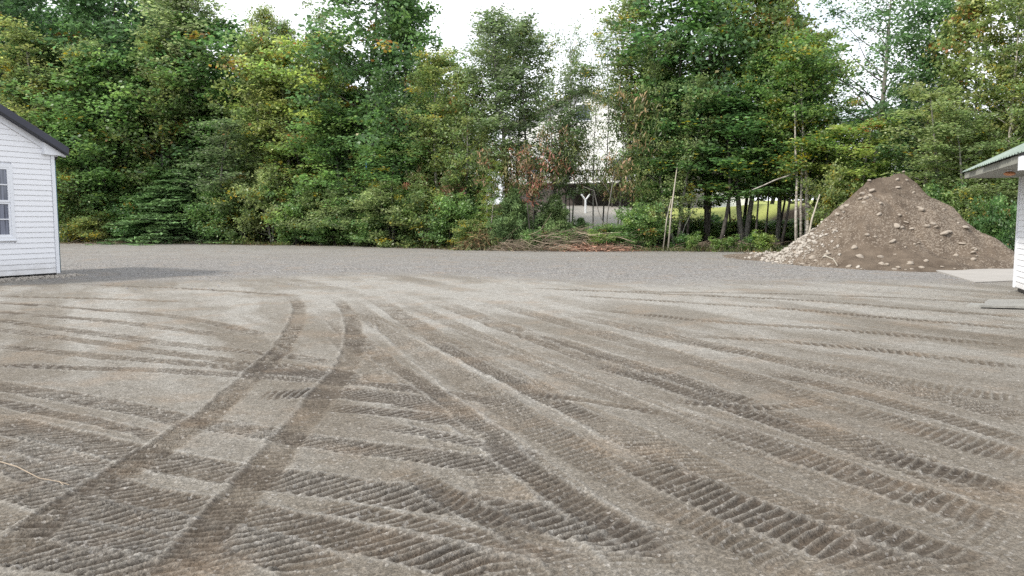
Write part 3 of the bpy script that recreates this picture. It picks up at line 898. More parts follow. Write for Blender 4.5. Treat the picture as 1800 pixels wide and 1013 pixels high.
# ---------------------------------------------------------------- right shed
def right_shed():
    A = ground(1783, 511.5); B = ground(1800, 518)
    d = (B - A).normalized(); nrm = Vector((d.y, -d.x, 0))
    if nrm.x > 0: nrm = -nrm
    up = Vector((0, 0, 1)); W, DEP = 9.0, 5.0
    eave = 1.55 + (385 - 312) / F * A.y
    root = empty('side_building', (A.x, A.y, 0))
    tag(root, 'white sided building with green metal roof and deep eave at the right edge', 'building')
    inv = Matrix.Translation(-Vector((A.x, A.y, 0)))
    def pt(u, z, o=0.0): return A + d * u + up * z + nrm * o
    mb = MB(); mb.box(pt(0.02, 0.08, -DEP), d * (W - 0.04), nrm * (DEP - 0.03), up * (eave - 0.08)); mb.build('wall_core', M['vinyl'], root, inv=inv)
    c = 0.118; z = 0.10
    while z + c <= eave + 0.02:
        sec = [(0.0, -0.028), (0.0, 0.016), (0.010, 0.018), (c * 0.93, 0.004), (c, -0.004), (c, -0.028)]
        m_ = MB(); n = len(sec)
        m_.v = [pt(0.09, z + zz, o) for zz, o in sec] + [pt(W, z + zz, o) for zz, o in sec]
        m_.f = [tuple(range(n)), tuple(range(2 * n - 1, n - 1, -1))] + [(i, n + i, n + (i + 1) % n, (i + 1) % n) for i in range(n)]
        m_.build('siding_course', M['vinyl'], root, inv=inv)
        z += c
    mb = MB(); mb.box(pt(-0.02, 0.08, -0.1), d * 0.11, nrm * 0.135, up * (eave - 0.08)); mb.build('corner_post', M['trim'], root, inv=inv)
    mb = MB(); mb.box(pt(-0.028, 0.08, -0.02), d * 0.008, nrm * 0.05, up * (eave - 0.08)); mb.build('corner_flashing', M['teal'], root, inv=inv)
    mb = MB(); mb.box(pt(0.05, 0, -DEP + 0.05), d * (W - 0.1), nrm * (DEP - 0.1), up * 0.1); mb.build('footing', M['black'], root, inv=inv)
    OV = 0.98; FE = 0.30
    # soffit
    nb = 14
    for i in range(nb):
        w_ = (W + FE) / nb
        mb = MB(); mb.box(pt(-FE + i * w_ + 0.006, eave, 0.0), d * (w_ - 0.012), nrm * OV, up * 0.02); mb.build('soffit_panel', M['soffit'], root, inv=inv)
    mb = MB(); mb.box(pt(-FE, eave + 0.02, -0.1), d * (W + FE), nrm * (OV + 0.1), up * 0.02); mb.build('eave_board', M['soffit'], root, inv=inv)
    mb = MB(); mb.box(pt(-FE, eave - 0.005, OV), d * (W + FE), nrm * 0.03, up * 0.12); mb.build('fascia', M['soffit'], root, inv=inv)
    mb = MB(); mb.prism([pt(-FE - 0.004, eave, OV), pt(-FE - 0.004, eave, -DEP / 2), pt(-FE - 0.004, eave + 0.10 + 0.5 * (OV + DEP / 2), -DEP / 2), pt(-FE - 0.004, eave + 0.10, OV)], -d * 0.03)
    mb.build('gable_board', M['soffit'], root, inv=inv)
    # ribbed green sheets
    sl = math.tan(R(27))
    x0 = -FE - 0.12; L_ = W + FE + 0.2
    ns = 12; w_ = L_ / ns
    def rp(u, s, dz): return pt(u, eave + 0.125 + sl * s + dz, OV + 0.10 - s)
    for i in range(ns):
        a = x0 + i * w_
        prof = []
        nrib = 4
        for k in range(nrib):
            q = a + w_ * k / nrib; e = w_ / nrib
            prof += [(q, 0.0), (q + e * 0.62, 0.0), (q + e * 0.72, 0.022), (q + e * 0.88, 0.022)]
        prof += [(a + w_, 0.0)]
        s1 = DEP / 2 + OV + 0.1
        jag = random.Random(i).uniform(-0.02, 0.03)
        v = [rp(u, jag, h) for u, h in prof] + [rp(u, s1, h) for u, h in prof]
        v += [p - up * 0.006 for p in v]
        n = len(prof)
        f = []
        for k in range(n - 1):
            f.append((k, k + 1, n + k + 1, n + k)); f.append((2 * n + k, 3 * n + k, 3 * n + k + 1, 2 * n + k + 1))
            f.append((k, 2 * n + k, 2 * n + k + 1, k + 1)); f.append((n + k, n + k + 1, 3 * n + k + 1, 3 * n + k))
        f.append((0, n, 3 * n, 2 * n)); f.append((n - 1, 3 * n - 1, 4 * n - 1, 2 * n - 1))
        link('roof_sheet', mesh('roof_sheet', [inv @ p for p in v], f, M['green_roof']), root)
    # far slope, simple
    mb = MB(); mb.prism([pt(x0, eave + 0.12 + sl * (DEP / 2 + OV + 0.1), -DEP / 2), pt(x0, eave + 0.12, -DEP - OV - 0.1), pt(x0, eave + 0.10, -DEP - OV - 0.1), pt(x0, eave + 0.09 + sl * (DEP / 2 + OV + 0.1), -DEP / 2)], d * L_)
    mb.build('roof_slope', M['green_roof'], root, inv=inv)
    # lamp under the eave
    # intersect photo ray with the soffit height
    r_ = ray(1775, 302); k_ = (eave - 0.03 - EYE) / r_.z
    lp = Vector((0, 0, EYE)) + r_ * k_
    lo = empty('eave_lamp', tuple(lp))
    tag(lo, 'small orange lamp shade fixed under the deep eave of the right building', 'lamp')
    mb = MB(); mb.tube([(0, 0, 0.03), (0, 0, 0.0)], 0.05, 10); mb.build('base', M['trim'], lo)
    mb = MB(); mb.tube([(0, 0, 0.0), (0, 0, -0.03), (0, 0, -0.06), (0, 0, -0.075)], [0.06, 0.10, 0.085, 0.03], 14); mb.build('shade', M['orange'], lo, True)
    r_ = ray(1800, 284); k_ = (eave - 0.1 - EYE) / r_.z
    bp = Vector((0, 0, EYE)) + r_ * k_
    bo = empty('junction_box', tuple(bp)); bo.rotation_euler = (0, 0, math.atan2(d.y, d.x))
    tag(bo, 'pale box hung beneath the green roof edge at the right frame edge', 'box')
    mb = MB(); mb.box((-0.1, -0.05, -0.12), (0.2, 0, 0), (0, 0.1, 0), (0, 0, 0.2)); mb.build('housing', M['trim'], bo)
    mb = MB(); mb.box((-0.11, -0.06, 0.08), (0.22, 0, 0), (0, 0.12, 0), (0, 0, 0.03)); mb.build('lid', M['black'], bo)
right_shed()

# concrete pad and slabs on the right
def slabs():
    P = [ground(1662, 477.5), ground(1716, 498), ground(1790, 495), ground(1830, 492), ground(1830, 474), ground(1760, 474.5)]
    P = [ground(1640, 476), ground(1714, 499), ground(1800, 495.5), ground(1900, 494), ground(1900, 474), ground(1740, 474.5)]
    mb = MB(); mb.prism([p + Vector((0, 0, -0.05)) for p in P], (0, 0, 0.09))
    o = mb.build('concrete_pad', M['concrete'])
    tag(o, 'flat pale concrete pad between the dirt mound and the right building', 'concrete pad')
    # thin grey slab lying on the soil
    root = empty('paving_slab', tuple(ground(1770, 540)))
    tag(root, 'grey flat slab lying on bare soil near the right building', 'slab')
    inv = Matrix.Translation(-Vector(root.location))
    a, b_, c_, d_ = ground(1722, 544), ground(1830, 547), ground(1830, 532), ground(1738, 533.5)
    rr = random.Random(3)
    ring = []
    for p, q in ((a, b_), (b_, c_), (c_, d_), (d_, a)):
        for k in range(5):
            t = k / 5
            e = p.lerp(q, t); ring.append(e + Vector((rr.uniform(-.015, .015), rr.uniform(-.02, .02), 0.035)))
    mb = MB(); mb.prism(ring, (0, 0, 0.035)); mb.build('slab', M['concrete_grey'], root, inv=inv)
    mb = MB(); mb.prism([a + Vector((0.1, 0.12, 0)), b_ + Vector((0, 0.1, 0)), c_ + Vector((0, -0.05, 0)), d_ + Vector((0.1, -.1, 0))], (0, 0, 0.034)); mb.build('dark_underside', M['black'], root, inv=inv)  # black layer filling the gap beneath the slab
    a, b_, c_, d_ = ground(1698, 541), ground(1722, 542), ground(1728, 538), ground(1704, 537.5)
    mb = MB(); mb.prism([p + Vector((0, 0, 0.005)) for p in (a, b_, c_, d_)], (0.02, 0, 0.045))
    o = mb.build('broken_chip', M['concrete_grey']); tag(o, 'small broken chip of slab at the left end of the grey slab', 'slab')
    # tilted concrete chunk by the mound
    a, b_, c_ = ground(1722, 474), ground(1744, 474), ground(1748, 466)
    t1 = at(1708, 458, a.y + 1.0); t2 = at(1740, 463, a.y + 1.6)
    mb = MB(); mb.prism([a, b_, t2, t1], (0.03, 0.18, -0.06))
    o = mb.build('concrete_chunk', M['concrete']); tag(o, 'tilted broken concrete chunk at the right foot of the dirt mound', 'concrete chunk')
slabs()

# ---------------------------------------------------------------- dirt mound
def rock_mesh(name, seed, mat, sub=2):
    import bmesh
    bm = bmesh.new(); bmesh.ops.create_icosphere(bm, subdivisions=3, radius=0.5)
    rr = random.Random(seed); off = Vector((rr.uniform(0, 50), rr.uniform(0, 50), rr.uniform(0, 50)))
    for v in bm.verts:
        n = mnoise.noise(v.co * 2.2 + off); n2 = mnoise.noise(v.co * 5 + off)
        v.co *= 1 + 0.30 * n + 0.08 * n2
        v.co.z *= 0.78
    me = bpy.data.meshes.new(name); bm.to_mesh(me); bm.free(); me.materials.append(mat)
    me.polygons.foreach_set('use_smooth', [True] * len(me.polygons))
    return me

def mound_mat():
    m, nt, b = new_mat('mound_soil')
    N, L = nt.nodes, nt.links
    tc = N.new('ShaderNodeTexCoord')
    at_ = N.new('ShaderNodeAttribute'); at_.attribute_name = 'grit'
    no = N.new('ShaderNodeTexNoise'); no.inputs['Scale'].default_value = 1.6; no.inputs['Detail'].default_value = 8; no.inputs['Roughness'].default_value = 0.65
    no2 = N.new('ShaderNodeTexNoise'); no2.inputs['Scale'].default_value = 14; no2.inputs['Detail'].default_value = 6; no2.inputs['Roughness'].default_value = 0.7
    vo = N.new('ShaderNodeTexVoronoi'); vo.inputs['Scale'].default_value = 28
    for n in (no, no2, vo): L.new(tc.outputs['Object'], n.inputs['Vector'])
    rp = N.new('ShaderNodeValToRGB'); e = rp.color_ramp.elements
    e[0].position = 0.34; e[0].color = (0.085, 0.066, 0.050, 1); e[1].position = 0.66; e[1].color = (0.160, 0.128, 0.098, 1)
    L.new(no.outputs['Fac'], rp.inputs['Fac'])
    sv = N.new('ShaderNodeSeparateColor'); L.new(vo.outputs['Color'], sv.inputs[0])
    # gritty patches show small pale stones
    ad = N.new('ShaderNodeMath'); ad.operation = 'MULTIPLY_ADD'; ad.inputs[1].default_value = 0.45; L.new(at_.outputs['Fac'], ad.inputs[0]); L.new(sv.outputs[0], ad.inputs[2])
    mr = N.new('ShaderNodeMapRange'); mr.inputs['From Min'].default_value = 1.02; mr.inputs['From Max'].default_value = 1.08; mr.inputs['To Max'].default_value = 0.6
    L.new(ad.outputs[0], mr.inputs['Value'])
    mx = N.new('ShaderNodeMix'); mx.data_type = 'RGBA'; mx.inputs['B'].default_value = (0.29, 0.25, 0.205, 1)
    L.new(mr.outputs[0], mx.inputs['Factor']); L.new(rp.outputs['Color'], mx.inputs['A'])
    L.new(mx.outputs['Result'], b.inputs['Base Color'])
    b.inputs['Roughness'].default_value = 0.95; b.inputs['Specular IOR Level'].default_value = 0.1
    bp = N.new('ShaderNodeBump'); bp.inputs['Strength'].default_value = 0.9; bp.inputs['Distance'].default_value = 0.08
    L.new(no2.outputs['Fac'], bp.inputs['Height']); L.new(bp.outputs['Normal'], b.inputs['Normal'])
    return m

MC = Vector((13.6, 28.0))
def mound_h(x, y):
    """height of the spoil heap, numpy"""
    x = np.asarray(x, float); y = np.asarray(y, float)
    # ridge from left to right, the right end highest
    a = np.array([12.35, 27.4]); b_ = np.array([14.2, 28.2])
    d = b_ - a; L2 = d @ d
    t = np.clip(((x - a[0]) * d[0] + (y - a[1]) * d[1]) / L2, 0, 1)
    px_, py_ = a[0] + t * d[0], a[1] + t * d[1]
    dx, dy = x - px_, y - py_
    r = np.hypot(dx, dy)
    az = np.arctan2(dy, dx)
    top = 3.00 + 0.50 * t ** 0.6
    # slope steeper on the right flank, long toe on the left
    sl = 0.70 + 0.25 * np.cos(az) ** 2 + 0.03 * np.sin(3 * az + 1) + 0.03 * np.sin(7 * az)
    left = np.clip(np.cos(az - PI), 0, 1)
    h = top - sl * r
    h = h + 0.34 * fbm(x, y, 0.5, 11, 3) * sstep(0.1, 1.5, r) + 0.06 * fbm(x, y, 2.2, 12, 4) + 0.030 * fbm(x, y, 7.0, 14, 3)
    # slumps: terraces
    h = h + 0.10 * np.sin(h * 3.2 + 2.5 * fbm(x, y, 0.4, 15, 2)) * sstep(0.2, 1.0, r)
    # concave toe, exponential apron
    h = np.where(h > 0.7, h, 0.7 * np.exp((h - 0.7) / 0.95 * 1.0))
    toe = 0.7 * np.exp(-0.7 / 0.95)
    cut = h - 0.16 - 0.32 * left - 0.42 * np.clip(np.cos(az), 0, 1)
    cut = cut - 0.55 * sstep(15.6, 17.3, x)
    # low pale toe spreading to the left rear
    ax, ay = x - 10.6, y - 31.0
    cut = np.maximum(cut, 0.24 - 0.15 * np.hypot(ax * 0.8, ay * 0.5) + 0.04 * fbm(x, y, 1.5, 17, 3))
    return cut

def dirt_mound():
    root = empty('dirt_mound', (MC.x, MC.y, 0))
    tag(root, 'large brown mound of stony excavated soil in front of the trees', 'dirt mound')
    n = 300
    xs = np.linspace(6.5, 20.0, n); ys = np.linspace(20.5, 37, n)
    X, Y = np.meshgrid(xs, ys, indexing='ij'); X = X.ravel(); Y = Y.ravel()
    H = mound_h(X, Y)
    Z = np.maximum(H, -0.1)
    G = terrain(X, Y)
    V = np.stack([X - MC.x, Y - MC.y, G + Z], 1)
    i = np.arange(n - 1)[:, None] * n; j = np.arange(n - 1)[None, :]
    Fq = np.stack([i + j, i + n + j, i + n + j + 1, i + j + 1], -1).reshape(-1, 4)
    keep = (H[Fq].max(1) > -0.05)
    Fq = Fq[keep]
    used = np.unique(Fq); mp = np.full(len(V), -1); mp[used] = np.arange(len(used))
    me = mesh_np('soil_body', V[used], mp[Fq], mound_mat(), smooth=True)
    gr = np.clip(0.35 + 0.9 * fbm(X, Y, 0.5, 90, 3) + 0.5 * fbm(X, Z * 1.3, 1.2, 91, 3) + 0.8 * (sstep(11.5, 9.5, X)), 0, 1)
    a = me.attributes.new('grit', 'FLOAT', 'POINT'); a.data.foreach_set('value', gr[used].astype(np.float32))
    link('soil_body', me, root)
    # stones one can pick out
    ms = [rock_mesh('stone', 10 + q, M['stone_mid']) for q in range(7)]
    r_ = random.Random(8)
    def put(x, y, s, name='stone'):
        z = float(mound_h([x], [y])[0])
        if z < -0.02: z = 0.0
        o = link(name, ms[r_.randrange(7)], root)
        o.location = (x - MC.x, y - MC.y, z + tz(x, y) + s * 0.02)
        o.rotation_euler = (r_.uniform(-.5, .5), r_.uniform(-.5, .5), r_.uniform(0, 6))
        o.scale = (s * r_.uniform(0.8, 1.5), s * r_.uniform(0.8, 1.15), s * r_.uniform(0.6, 1.0))
    def hitmound(px, py):
        d_ = ray(px, py)
        k = np.arange(18, 40, 0.04) / d_.y
        X, Y, Z = d_.x * k, d_.y * k, EYE + d_.z * k
        hit = np.where((mound_h(X, Y) > Z) | (Z < 0))[0]
        return (float(X[hit[0]]), float(Y[hit[0]])) if len(hit) else None
    spots = [(1367, 422, .42), (1423, 398, .34), (1417, 403, .28), (1434, 388, .26), (1482, 366, .42), (1489, 362, .3), (1473, 378, .26), (1491, 338, .26),
             (1516, 342, .30), (1522, 350, .30), (1512, 350, .28), (1530, 345, .26), (1519, 357, .26), (1507, 327, .24), (1578, 330, .26), (1581, 379, .28),
             (1576, 398, .36), (1630, 400, .34), (1660, 412, .4), (1668, 410, .3), (1698, 401, .36), (1577, 318, .22), (1594, 318, .22), (1605, 340, .2),
             (1455, 448, .34), (1512, 452, .34), (1434, 459, .28), (1411, 465, .26), (1457, 466, .26), (1550, 464, .32), (1548, 452, .24), (1579, 471, .24),
             (1600, 465, .24), (1492, 469, .22), (1620, 470, .22), (1640, 396, .24), (1645, 402, .22), (1545, 380, .24), (1340, 442, .26), (1352, 438, .24),
             (1385, 430, .22), (1398, 415, .24), (1375, 440, .22), (1363, 448, .2), (1390, 452, .2), (1330, 444, .18), (1345, 450, .18), (1440, 372, .2),
             (1549, 302, .3), (1563, 307, .22), (1588, 304, .2), (1540, 312, .24), (1528, 318, .22), (1500, 330, .22), (1690, 430, .24), (1714, 440, .2), (1680, 450, .22)]
    for (a_, b_, s) in spots:
        h_ = hitmound(a_, b_)
        if h_: put(h_[0], h_[1], s * 0.62)
    for _ in range(60):
        a_ = r_.uniform(1340, 1720); b_ = r_.uniform(330, 476)
        h_ = hitmound(a_, b_)
        if h_ and h_[1] < 33: put(h_[0], h_[1], 0.08 + 0.13 * r_.random() ** 2)
    # small stones, uncountable
    N_ = 4200
    x = rs.uniform(8, 19, N_ * 2); y = rs.uniform(21.5, 32, N_ * 2)
    h = mound_h(x, y)
    gg = np.clip(-0.05 + 1.2 * fbm(x, y, 0.5, 90, 3) + 0.6 * fbm(x, h * 1.3, 1.2, 91, 3) + 0.7 * sstep(11.2, 9.8, x) + 0.5 * sstep(0.5, 0.1, h), 0.05, 1)
    k = (h > 0.0) & (rs.rand(len(x)) < gg)
    x, y, h = x[k][:N_], y[k][:N_], h[k][:N_]
    s = 0.015 + 0.05 * rs.rand(len(x)) ** 3
    scatter('small_stones', np.stack([x - MC.x, y - MC.y, h + terrain(x, y)], 1), s, M['stone'], parent=root, flat=0.9)
    n_ = 1000
    x = rs.normal(10.2, 0.5, n_); y = rs.normal(28.6, 1.3, n_)
    h = mound_h(x, y); k = (h > -0.12) & (y < 33)
    x, y, h = x[k], y[k], np.maximum(h[k], 0.0)
    scatter('toe_rubble', np.stack([x - MC.x, y - MC.y, h + 0.02 + np.where(h > 0.01, 0, 1) * ground_h(x, y) + terrain(x, y) * (h > 0.01)], 1), 0.03 + 0.15 * rs.rand(len(x)) ** 2.5, M['stone_pale'], parent=root, flat=0.85)
    for a_, b_, c_ in ((( 1448, 452), (1465, 460), (1472, 470)),):
        h0, h1, h2 = hitmound(*a_), hitmound(*b_), hitmound(*c_)
        pts = [Vector((h[0] - MC.x, h[1] - MC.y, max(0, float(mound_h([h[0]], [h[1]])[0])) + 0.05)) for h in (h0, h1, h2)]
        mb = MB(); mb.tube(pts, [0.02, 0.015, 0.01], 5); mb.build('stick', M['pale_wood'], root)
    # dead stem standing behind the left shoulder of the mound
    p = at(1427, 386, 30.5); q = at(1441, 342, 30.7)
    mb = MB(); base = Vector((p.x - 0.25, p.y, tz(p.x, p.y) - 0.1)); mb.tube([base, p, q], [0.045, 0.035, 0.02], 6)
    o = mb.build('dead_sapling', M['pale_wood']); tag(o, 'thin dead sapling leaning up from the left shoulder of the dirt mound', 'dead sapling')
dirt_mound()

# ---------------------------------------------------------------- house behind the trees
def house():
    Yh = 66.0
    zb = 2.3
    xl = at(850, 300, Yh).x; xr = at(1125, 300, Yh).x
    zd = at(1000, 325, Yh).z            # deck level
    ze = at(1000, 225, Yh).z            # eave
    xp = at(990, 200, Yh).x; zp = at(1000, 162, Yh).z
    root = empty('white_house', ((xl + xr) / 2, Yh, zb))
    tag(root, 'white gabled house with a raised deck half hidden behind the trees', 'house')
    inv = Matrix.Translation(-Vector(root.location))
    root.rotation_euler = (0, 0, R(-18))
    root.location.x += 1.7
    D_ = 9.0
    sidem = plain('house_siding', (0.82, 0.82, 0.81), 0.5, 0.3, 9.0, 0.04, 0, (0.05, 0.05, 8))
    slope = (zp - ze) / max(xr - xp, xp - xl)
    mb = MB(); mb.prism([(xl, Yh, zd + 0.1), (xr, Yh, zd + 0.1), (xr, Yh, ze), (xp, Yh, zp), (xl, Yh, ze)], (0, D_, 0)); mb.build('upper_wall', sidem, root, inv=inv)
    mb = MB(); mb.box((xl + 0.1, Yh + 0.1, zb - 0.5), (xr - xl - 0.2, 0, 0), (0, D_ - 0.2, 0), (0, 0, zd - zb + 0.6)); mb.build('lower_wall', M['brick'], root, inv=inv)
    for x0, z0, x1, z1 in ((xl - 0.4, ze - 0.4 * slope, xp, zp), (xp, zp, xr + 0.5, ze - 0.5 * slope)):
        mb = MB(); mb.prism([(x0, Yh - 0.5, z0 + 0.05), (x1, Yh - 0.5, z1 + 0.05), (x1, Yh - 0.5, z1 + 0.3), (x0, Yh - 0.5, z0 + 0.3)], (0, D_ + 1, 0)); mb.build('roof', M['shingle'], root, inv=inv)
    # windows
    for (wx, wz, ww, wh) in ((xl + 1.6, zd + 0.9, 1.2, 1.5), (xl + 4.6, zd + 0.9, 1.2, 1.5), (xr - 2.4, zd + 1.0, 1.0, 1.4), (xp - 0.6, ze + 0.6, 1.2, 1.3)):
        f_ = MB(); t = 0.1
        f_.box((wx - t, Yh - 0.06, wz - t), (ww + 2 * t, 0, 0), (0, 0.08, 0), (0, 0, t)); f_.box((wx - t, Yh - 0.06, wz + wh), (ww + 2 * t, 0, 0), (0, 0.08, 0), (0, 0, t))
        f_.box((wx - t, Yh - 0.06, wz), (t, 0, 0), (0, 0.08, 0), (0, 0, wh)); f_.box((wx + ww, Yh - 0.06, wz), (t, 0, 0), (0, 0.08, 0), (0, 0, wh))
        fo = f_.build('window', M['trim'], root, inv=inv)
        p = MB(); p.box((wx, Yh - 0.02, wz), (ww, 0, 0), (0, 0.015, 0), (0, 0, wh)); p.build('pane', M['glass'], fo, inv=inv)
    # white sliding door to the deck
    dx = at(1040, 300, Yh).x
    p = MB(); p.box((dx, Yh - 0.05, zd + 0.12), (1.6, 0, 0), (0, 0.04, 0), (0, 0, 2.1)); do = p.build('patio_door', M['trim'], root, inv=inv)
    p = MB(); p.box((dx + 0.15, Yh - 0.07, zd + 0.25), (1.3, 0, 0), (0, 0.015, 0), (0, 0, 1.8)); p.build('pane', M['glass'], do, inv=inv)
    # deck
    x0, x1 = at(950, 325, Yh).x, at(1150, 325, Yh).x
    dp = 2.4
    mb = MB(); mb.box((x0, Yh - dp, zd - 0.12), (x1 - x0, 0, 0), (0, dp - 0.01, 0), (0, 0, 0.14)); mb.build('deck_floor', M['deck'], root, inv=inv)
    mb = MB(); mb.box((x0, Yh - dp - 0.04, zd + 0.02), (x1 - x0, 0, 0), (0, 0.03, 0), (0, 0, 0.16)); mb.build('deck_skirt', sidem, root, inv=inv)
    mb = MB(); mb.box((x0, Yh - dp, zd + 1.0), (x1 - x0, 0, 0), (0, 0.09, 0), (0, 0, 0.06)); mb.build('handrail', M['deck'], root, inv=inv)
    mb = MB(); mb.box((x0, Yh - dp + 0.02, zd + 0.22), (x1 - x0, 0, 0), (0, 0.05, 0), (0, 0, 0.05)); mb.build('bottom_rail', M['deck'], root, inv=inv)
    bal = mesh('baluster', [], [], M['deck'])
    b0 = MB(); b0.box((-0.02, -0.02, 0), (0.04, 0, 0), (0, 0.04, 0), (0, 0, 0.73)); bal = mesh('baluster', b0.v, b0.f, M['deck'])
    x = x0 + 0.1
    while x < x1 - 0.05:
        o = link('baluster', bal, root); o.location = Vector((x, Yh - dp + 0.045, zd + 0.27)) - Vector(root.location)
        x += 0.16
    for x in np.linspace(x0 + 0.1, x1 - 0.1, 5):
        mb = MB(); mb.box((x - 0.07, Yh - dp + 0.12, zb - 0.6), (0.14, 0, 0), (0, 0.14, 0), (0, 0, zd - zb + 0.48)); mb.build('deck_post', M['deck'], root, inv=inv)
    # white forked post in the yard
    p = at(1029, 372, 58.0); zz = tz(p.x, 58.0)
    o = empty('forked_post', (p.x, 58.0, zz)); tag(o, 'pale forked post standing in the yard before the house', 'post')
    top = at(1029, 350, 58.0).z - zz
    mb = MB(); mb.tube([(0, 0, -0.1), (0, 0, top)], 0.07, 6); mb.build('stem', M['trim'], o)
    for s in (-1, 1):
        mb = MB(); mb.tube([(0, 0, top - 0.08), (s * 0.32, 0, top + 0.35)], 0.06, 6); mb.build('arm', M['trim'], o)
    # another pale building glimpsed far to the right behind the trunks
    o = empty('pale_garage', (19.5, 74, 2.2)); tag(o, 'pale low building far behind the dark trunks left of the dirt mound', 'garage')
    inv2 = Matrix.Translation(-Vector(o.location))
    mb = MB(); mb.box((14, 74, 1.8), (9, 0, 0), (0, 6, 0), (0, 0, 3.0)); mb.build('wall', sidem, o, inv=inv2)
    mb = MB(); mb.prism([(13.6, 73.5, 4.8), (23.4, 73.5, 4.8), (18.5, 73.5, 6.8)], (0, 7, 0)); mb.build('roof', M['shingle'], o, inv=inv2)
    mb = MB(); mb.box((16, 73.95, 2.0), (3, 0, 0), (0, 0.04, 0), (0, 0, 2.2)); mb.build('garage_door', M['concrete'], o, inv=inv2)
house()
# ---------------------------------------------------------------- trees
def rot_frames(nrs, n):
    v = nrs.normal(size=(n, 3)); v /= np.linalg.norm(v, axis=1)[:, None]
    return v

def leaf_cloud(nrs, centres, rad, per, size, aspect, cols, droop=0.3, flat=0.7, tips=None, tip_prob=0.0):
    """diamond leaves round cluster centres; cols = list of base colours; each cluster has one tendency"""
    centres = np.asarray(centres, float); nC = len(centres)
    rad = np.broadcast_to(np.asarray(rad, float), (nC,))
    cnt = nrs.poisson(per, nC)
    ci = np.repeat(np.arange(nC), cnt); n = len(ci)
    off = nrs.normal(size=(n, 3)) * np.array([1, 1, flat]) * 0.55
    c = centres[ci] + off * rad[ci][:, None]
    a = rot_frames(nrs, n); a[:, 2] = a[:, 2] * 0.7 - droop; a /= np.linalg.norm(a, axis=1)[:, None]
    nr = rot_frames(nrs, n); nr[:, 2] = np.abs(nr[:, 2]) + 0.35
    b = np.cross(a, nr); b /= (np.linalg.norm(b, axis=1)[:, None] + 1e-9)
    nn = np.cross(b, a)
    sz = size * nrs.uniform(0.6, 1.35, n)
    L = a * (sz * 0.5)[:, None]; W = b * (sz * aspect * 0.5)[:, None]; Fd = nn * (sz * 0.10)[:, None]
    V = np.stack([c - L, c - W + Fd - L * 0.1, c + L, c + W + Fd - L * 0.1], 1).reshape(-1, 3)
    Fq = (np.arange(n) * 4)[:, None] + np.arange(4)[None, :]
    cols = np.array(cols, float)
    pick = nrs.randint(0, len(cols), nC)
    base = cols[pick][ci]
    base = (base * np.array([1.68, 1.70, 1.72]) + np.array([0.028, 0.036, 0.026])) * nrs.uniform(0.72, 1.3, nC)[ci][:, None] * nrs.uniform(0.6, 1.5, n)[:, None]
    if tips is not None and tip_prob > 0:
        tp = np.array(tips, float)
        kc = nrs.rand(nC) < tip_prob
        kk = kc[ci] & (nrs.rand(n) < 0.75)
        kk |= nrs.rand(n) < tip_prob * 0.12
        base[kk] = tp[nrs.randint(0, len(tp), kk.sum())] * nrs.uniform(0.7, 1.3, kk.sum())[:, None]
    tint = np.ones((n, 4)); tint[:, :3] = np.clip(base, 0, 1)
    return V, Fq, np.repeat(tint, 4, 0)

GREENS = {
    'maple': [(0.060, 0.110, 0.030), (0.075, 0.130, 0.036), (0.050, 0.095, 0.030), (0.095, 0.145, 0.038)],
    'dark': [(0.045, 0.085, 0.030), (0.055, 0.098, 0.032), (0.040, 0.078, 0.028)],
    'olive': [(0.085, 0.118, 0.036), (0.105, 0.130, 0.040), (0.075, 0.108, 0.036), (0.130, 0.145, 0.045)],
    'grey': [(0.095, 0.125, 0.055), (0.110, 0.138, 0.060), (0.080, 0.112, 0.046)],
    'bright': [(0.095, 0.145, 0.034), (0.112, 0.155, 0.038), (0.082, 0.132, 0.032), (0.130, 0.160, 0.042)],
    'willow': [(0.105, 0.135, 0.050), (0.135, 0.160, 0.065), (0.085, 0.118, 0.042)],
    'red': [(0.19, 0.075, 0.055), (0.16, 0.10, 0.06), (0.12, 0.12, 0.05), (0.22, 0.085, 0.06)],
    'rust': [(0.20, 0.125, 0.075), (0.15, 0.13, 0.06), (0.12, 0.14, 0.055)],
    'yellow': [(0.36, 0.28, 0.05), (0.30, 0.26, 0.06)],
    'needle': [(0.050, 0.085, 0.030), (0.062, 0.100, 0.034), (0.075, 0.112, 0.036)],
    'hemlock': [(0.065, 0.115, 0.038), (0.080, 0.135, 0.045), (0.052, 0.090, 0.034)],
}
AUT = [(0.30, 0.22, 0.06), (0.32, 0.17, 0.07), (0.27, 0.24, 0.06)]
REDS = [(0.24, 0.07, 0.06), (0.20, 0.10, 0.06)]
YEL = [(0.42, 0.34, 0.06), (0.38, 0.30, 0.05), (0.30, 0.28, 0.06)]
SILV = [(0.19, 0.22, 0.14), (0.16, 0.20, 0.11)]

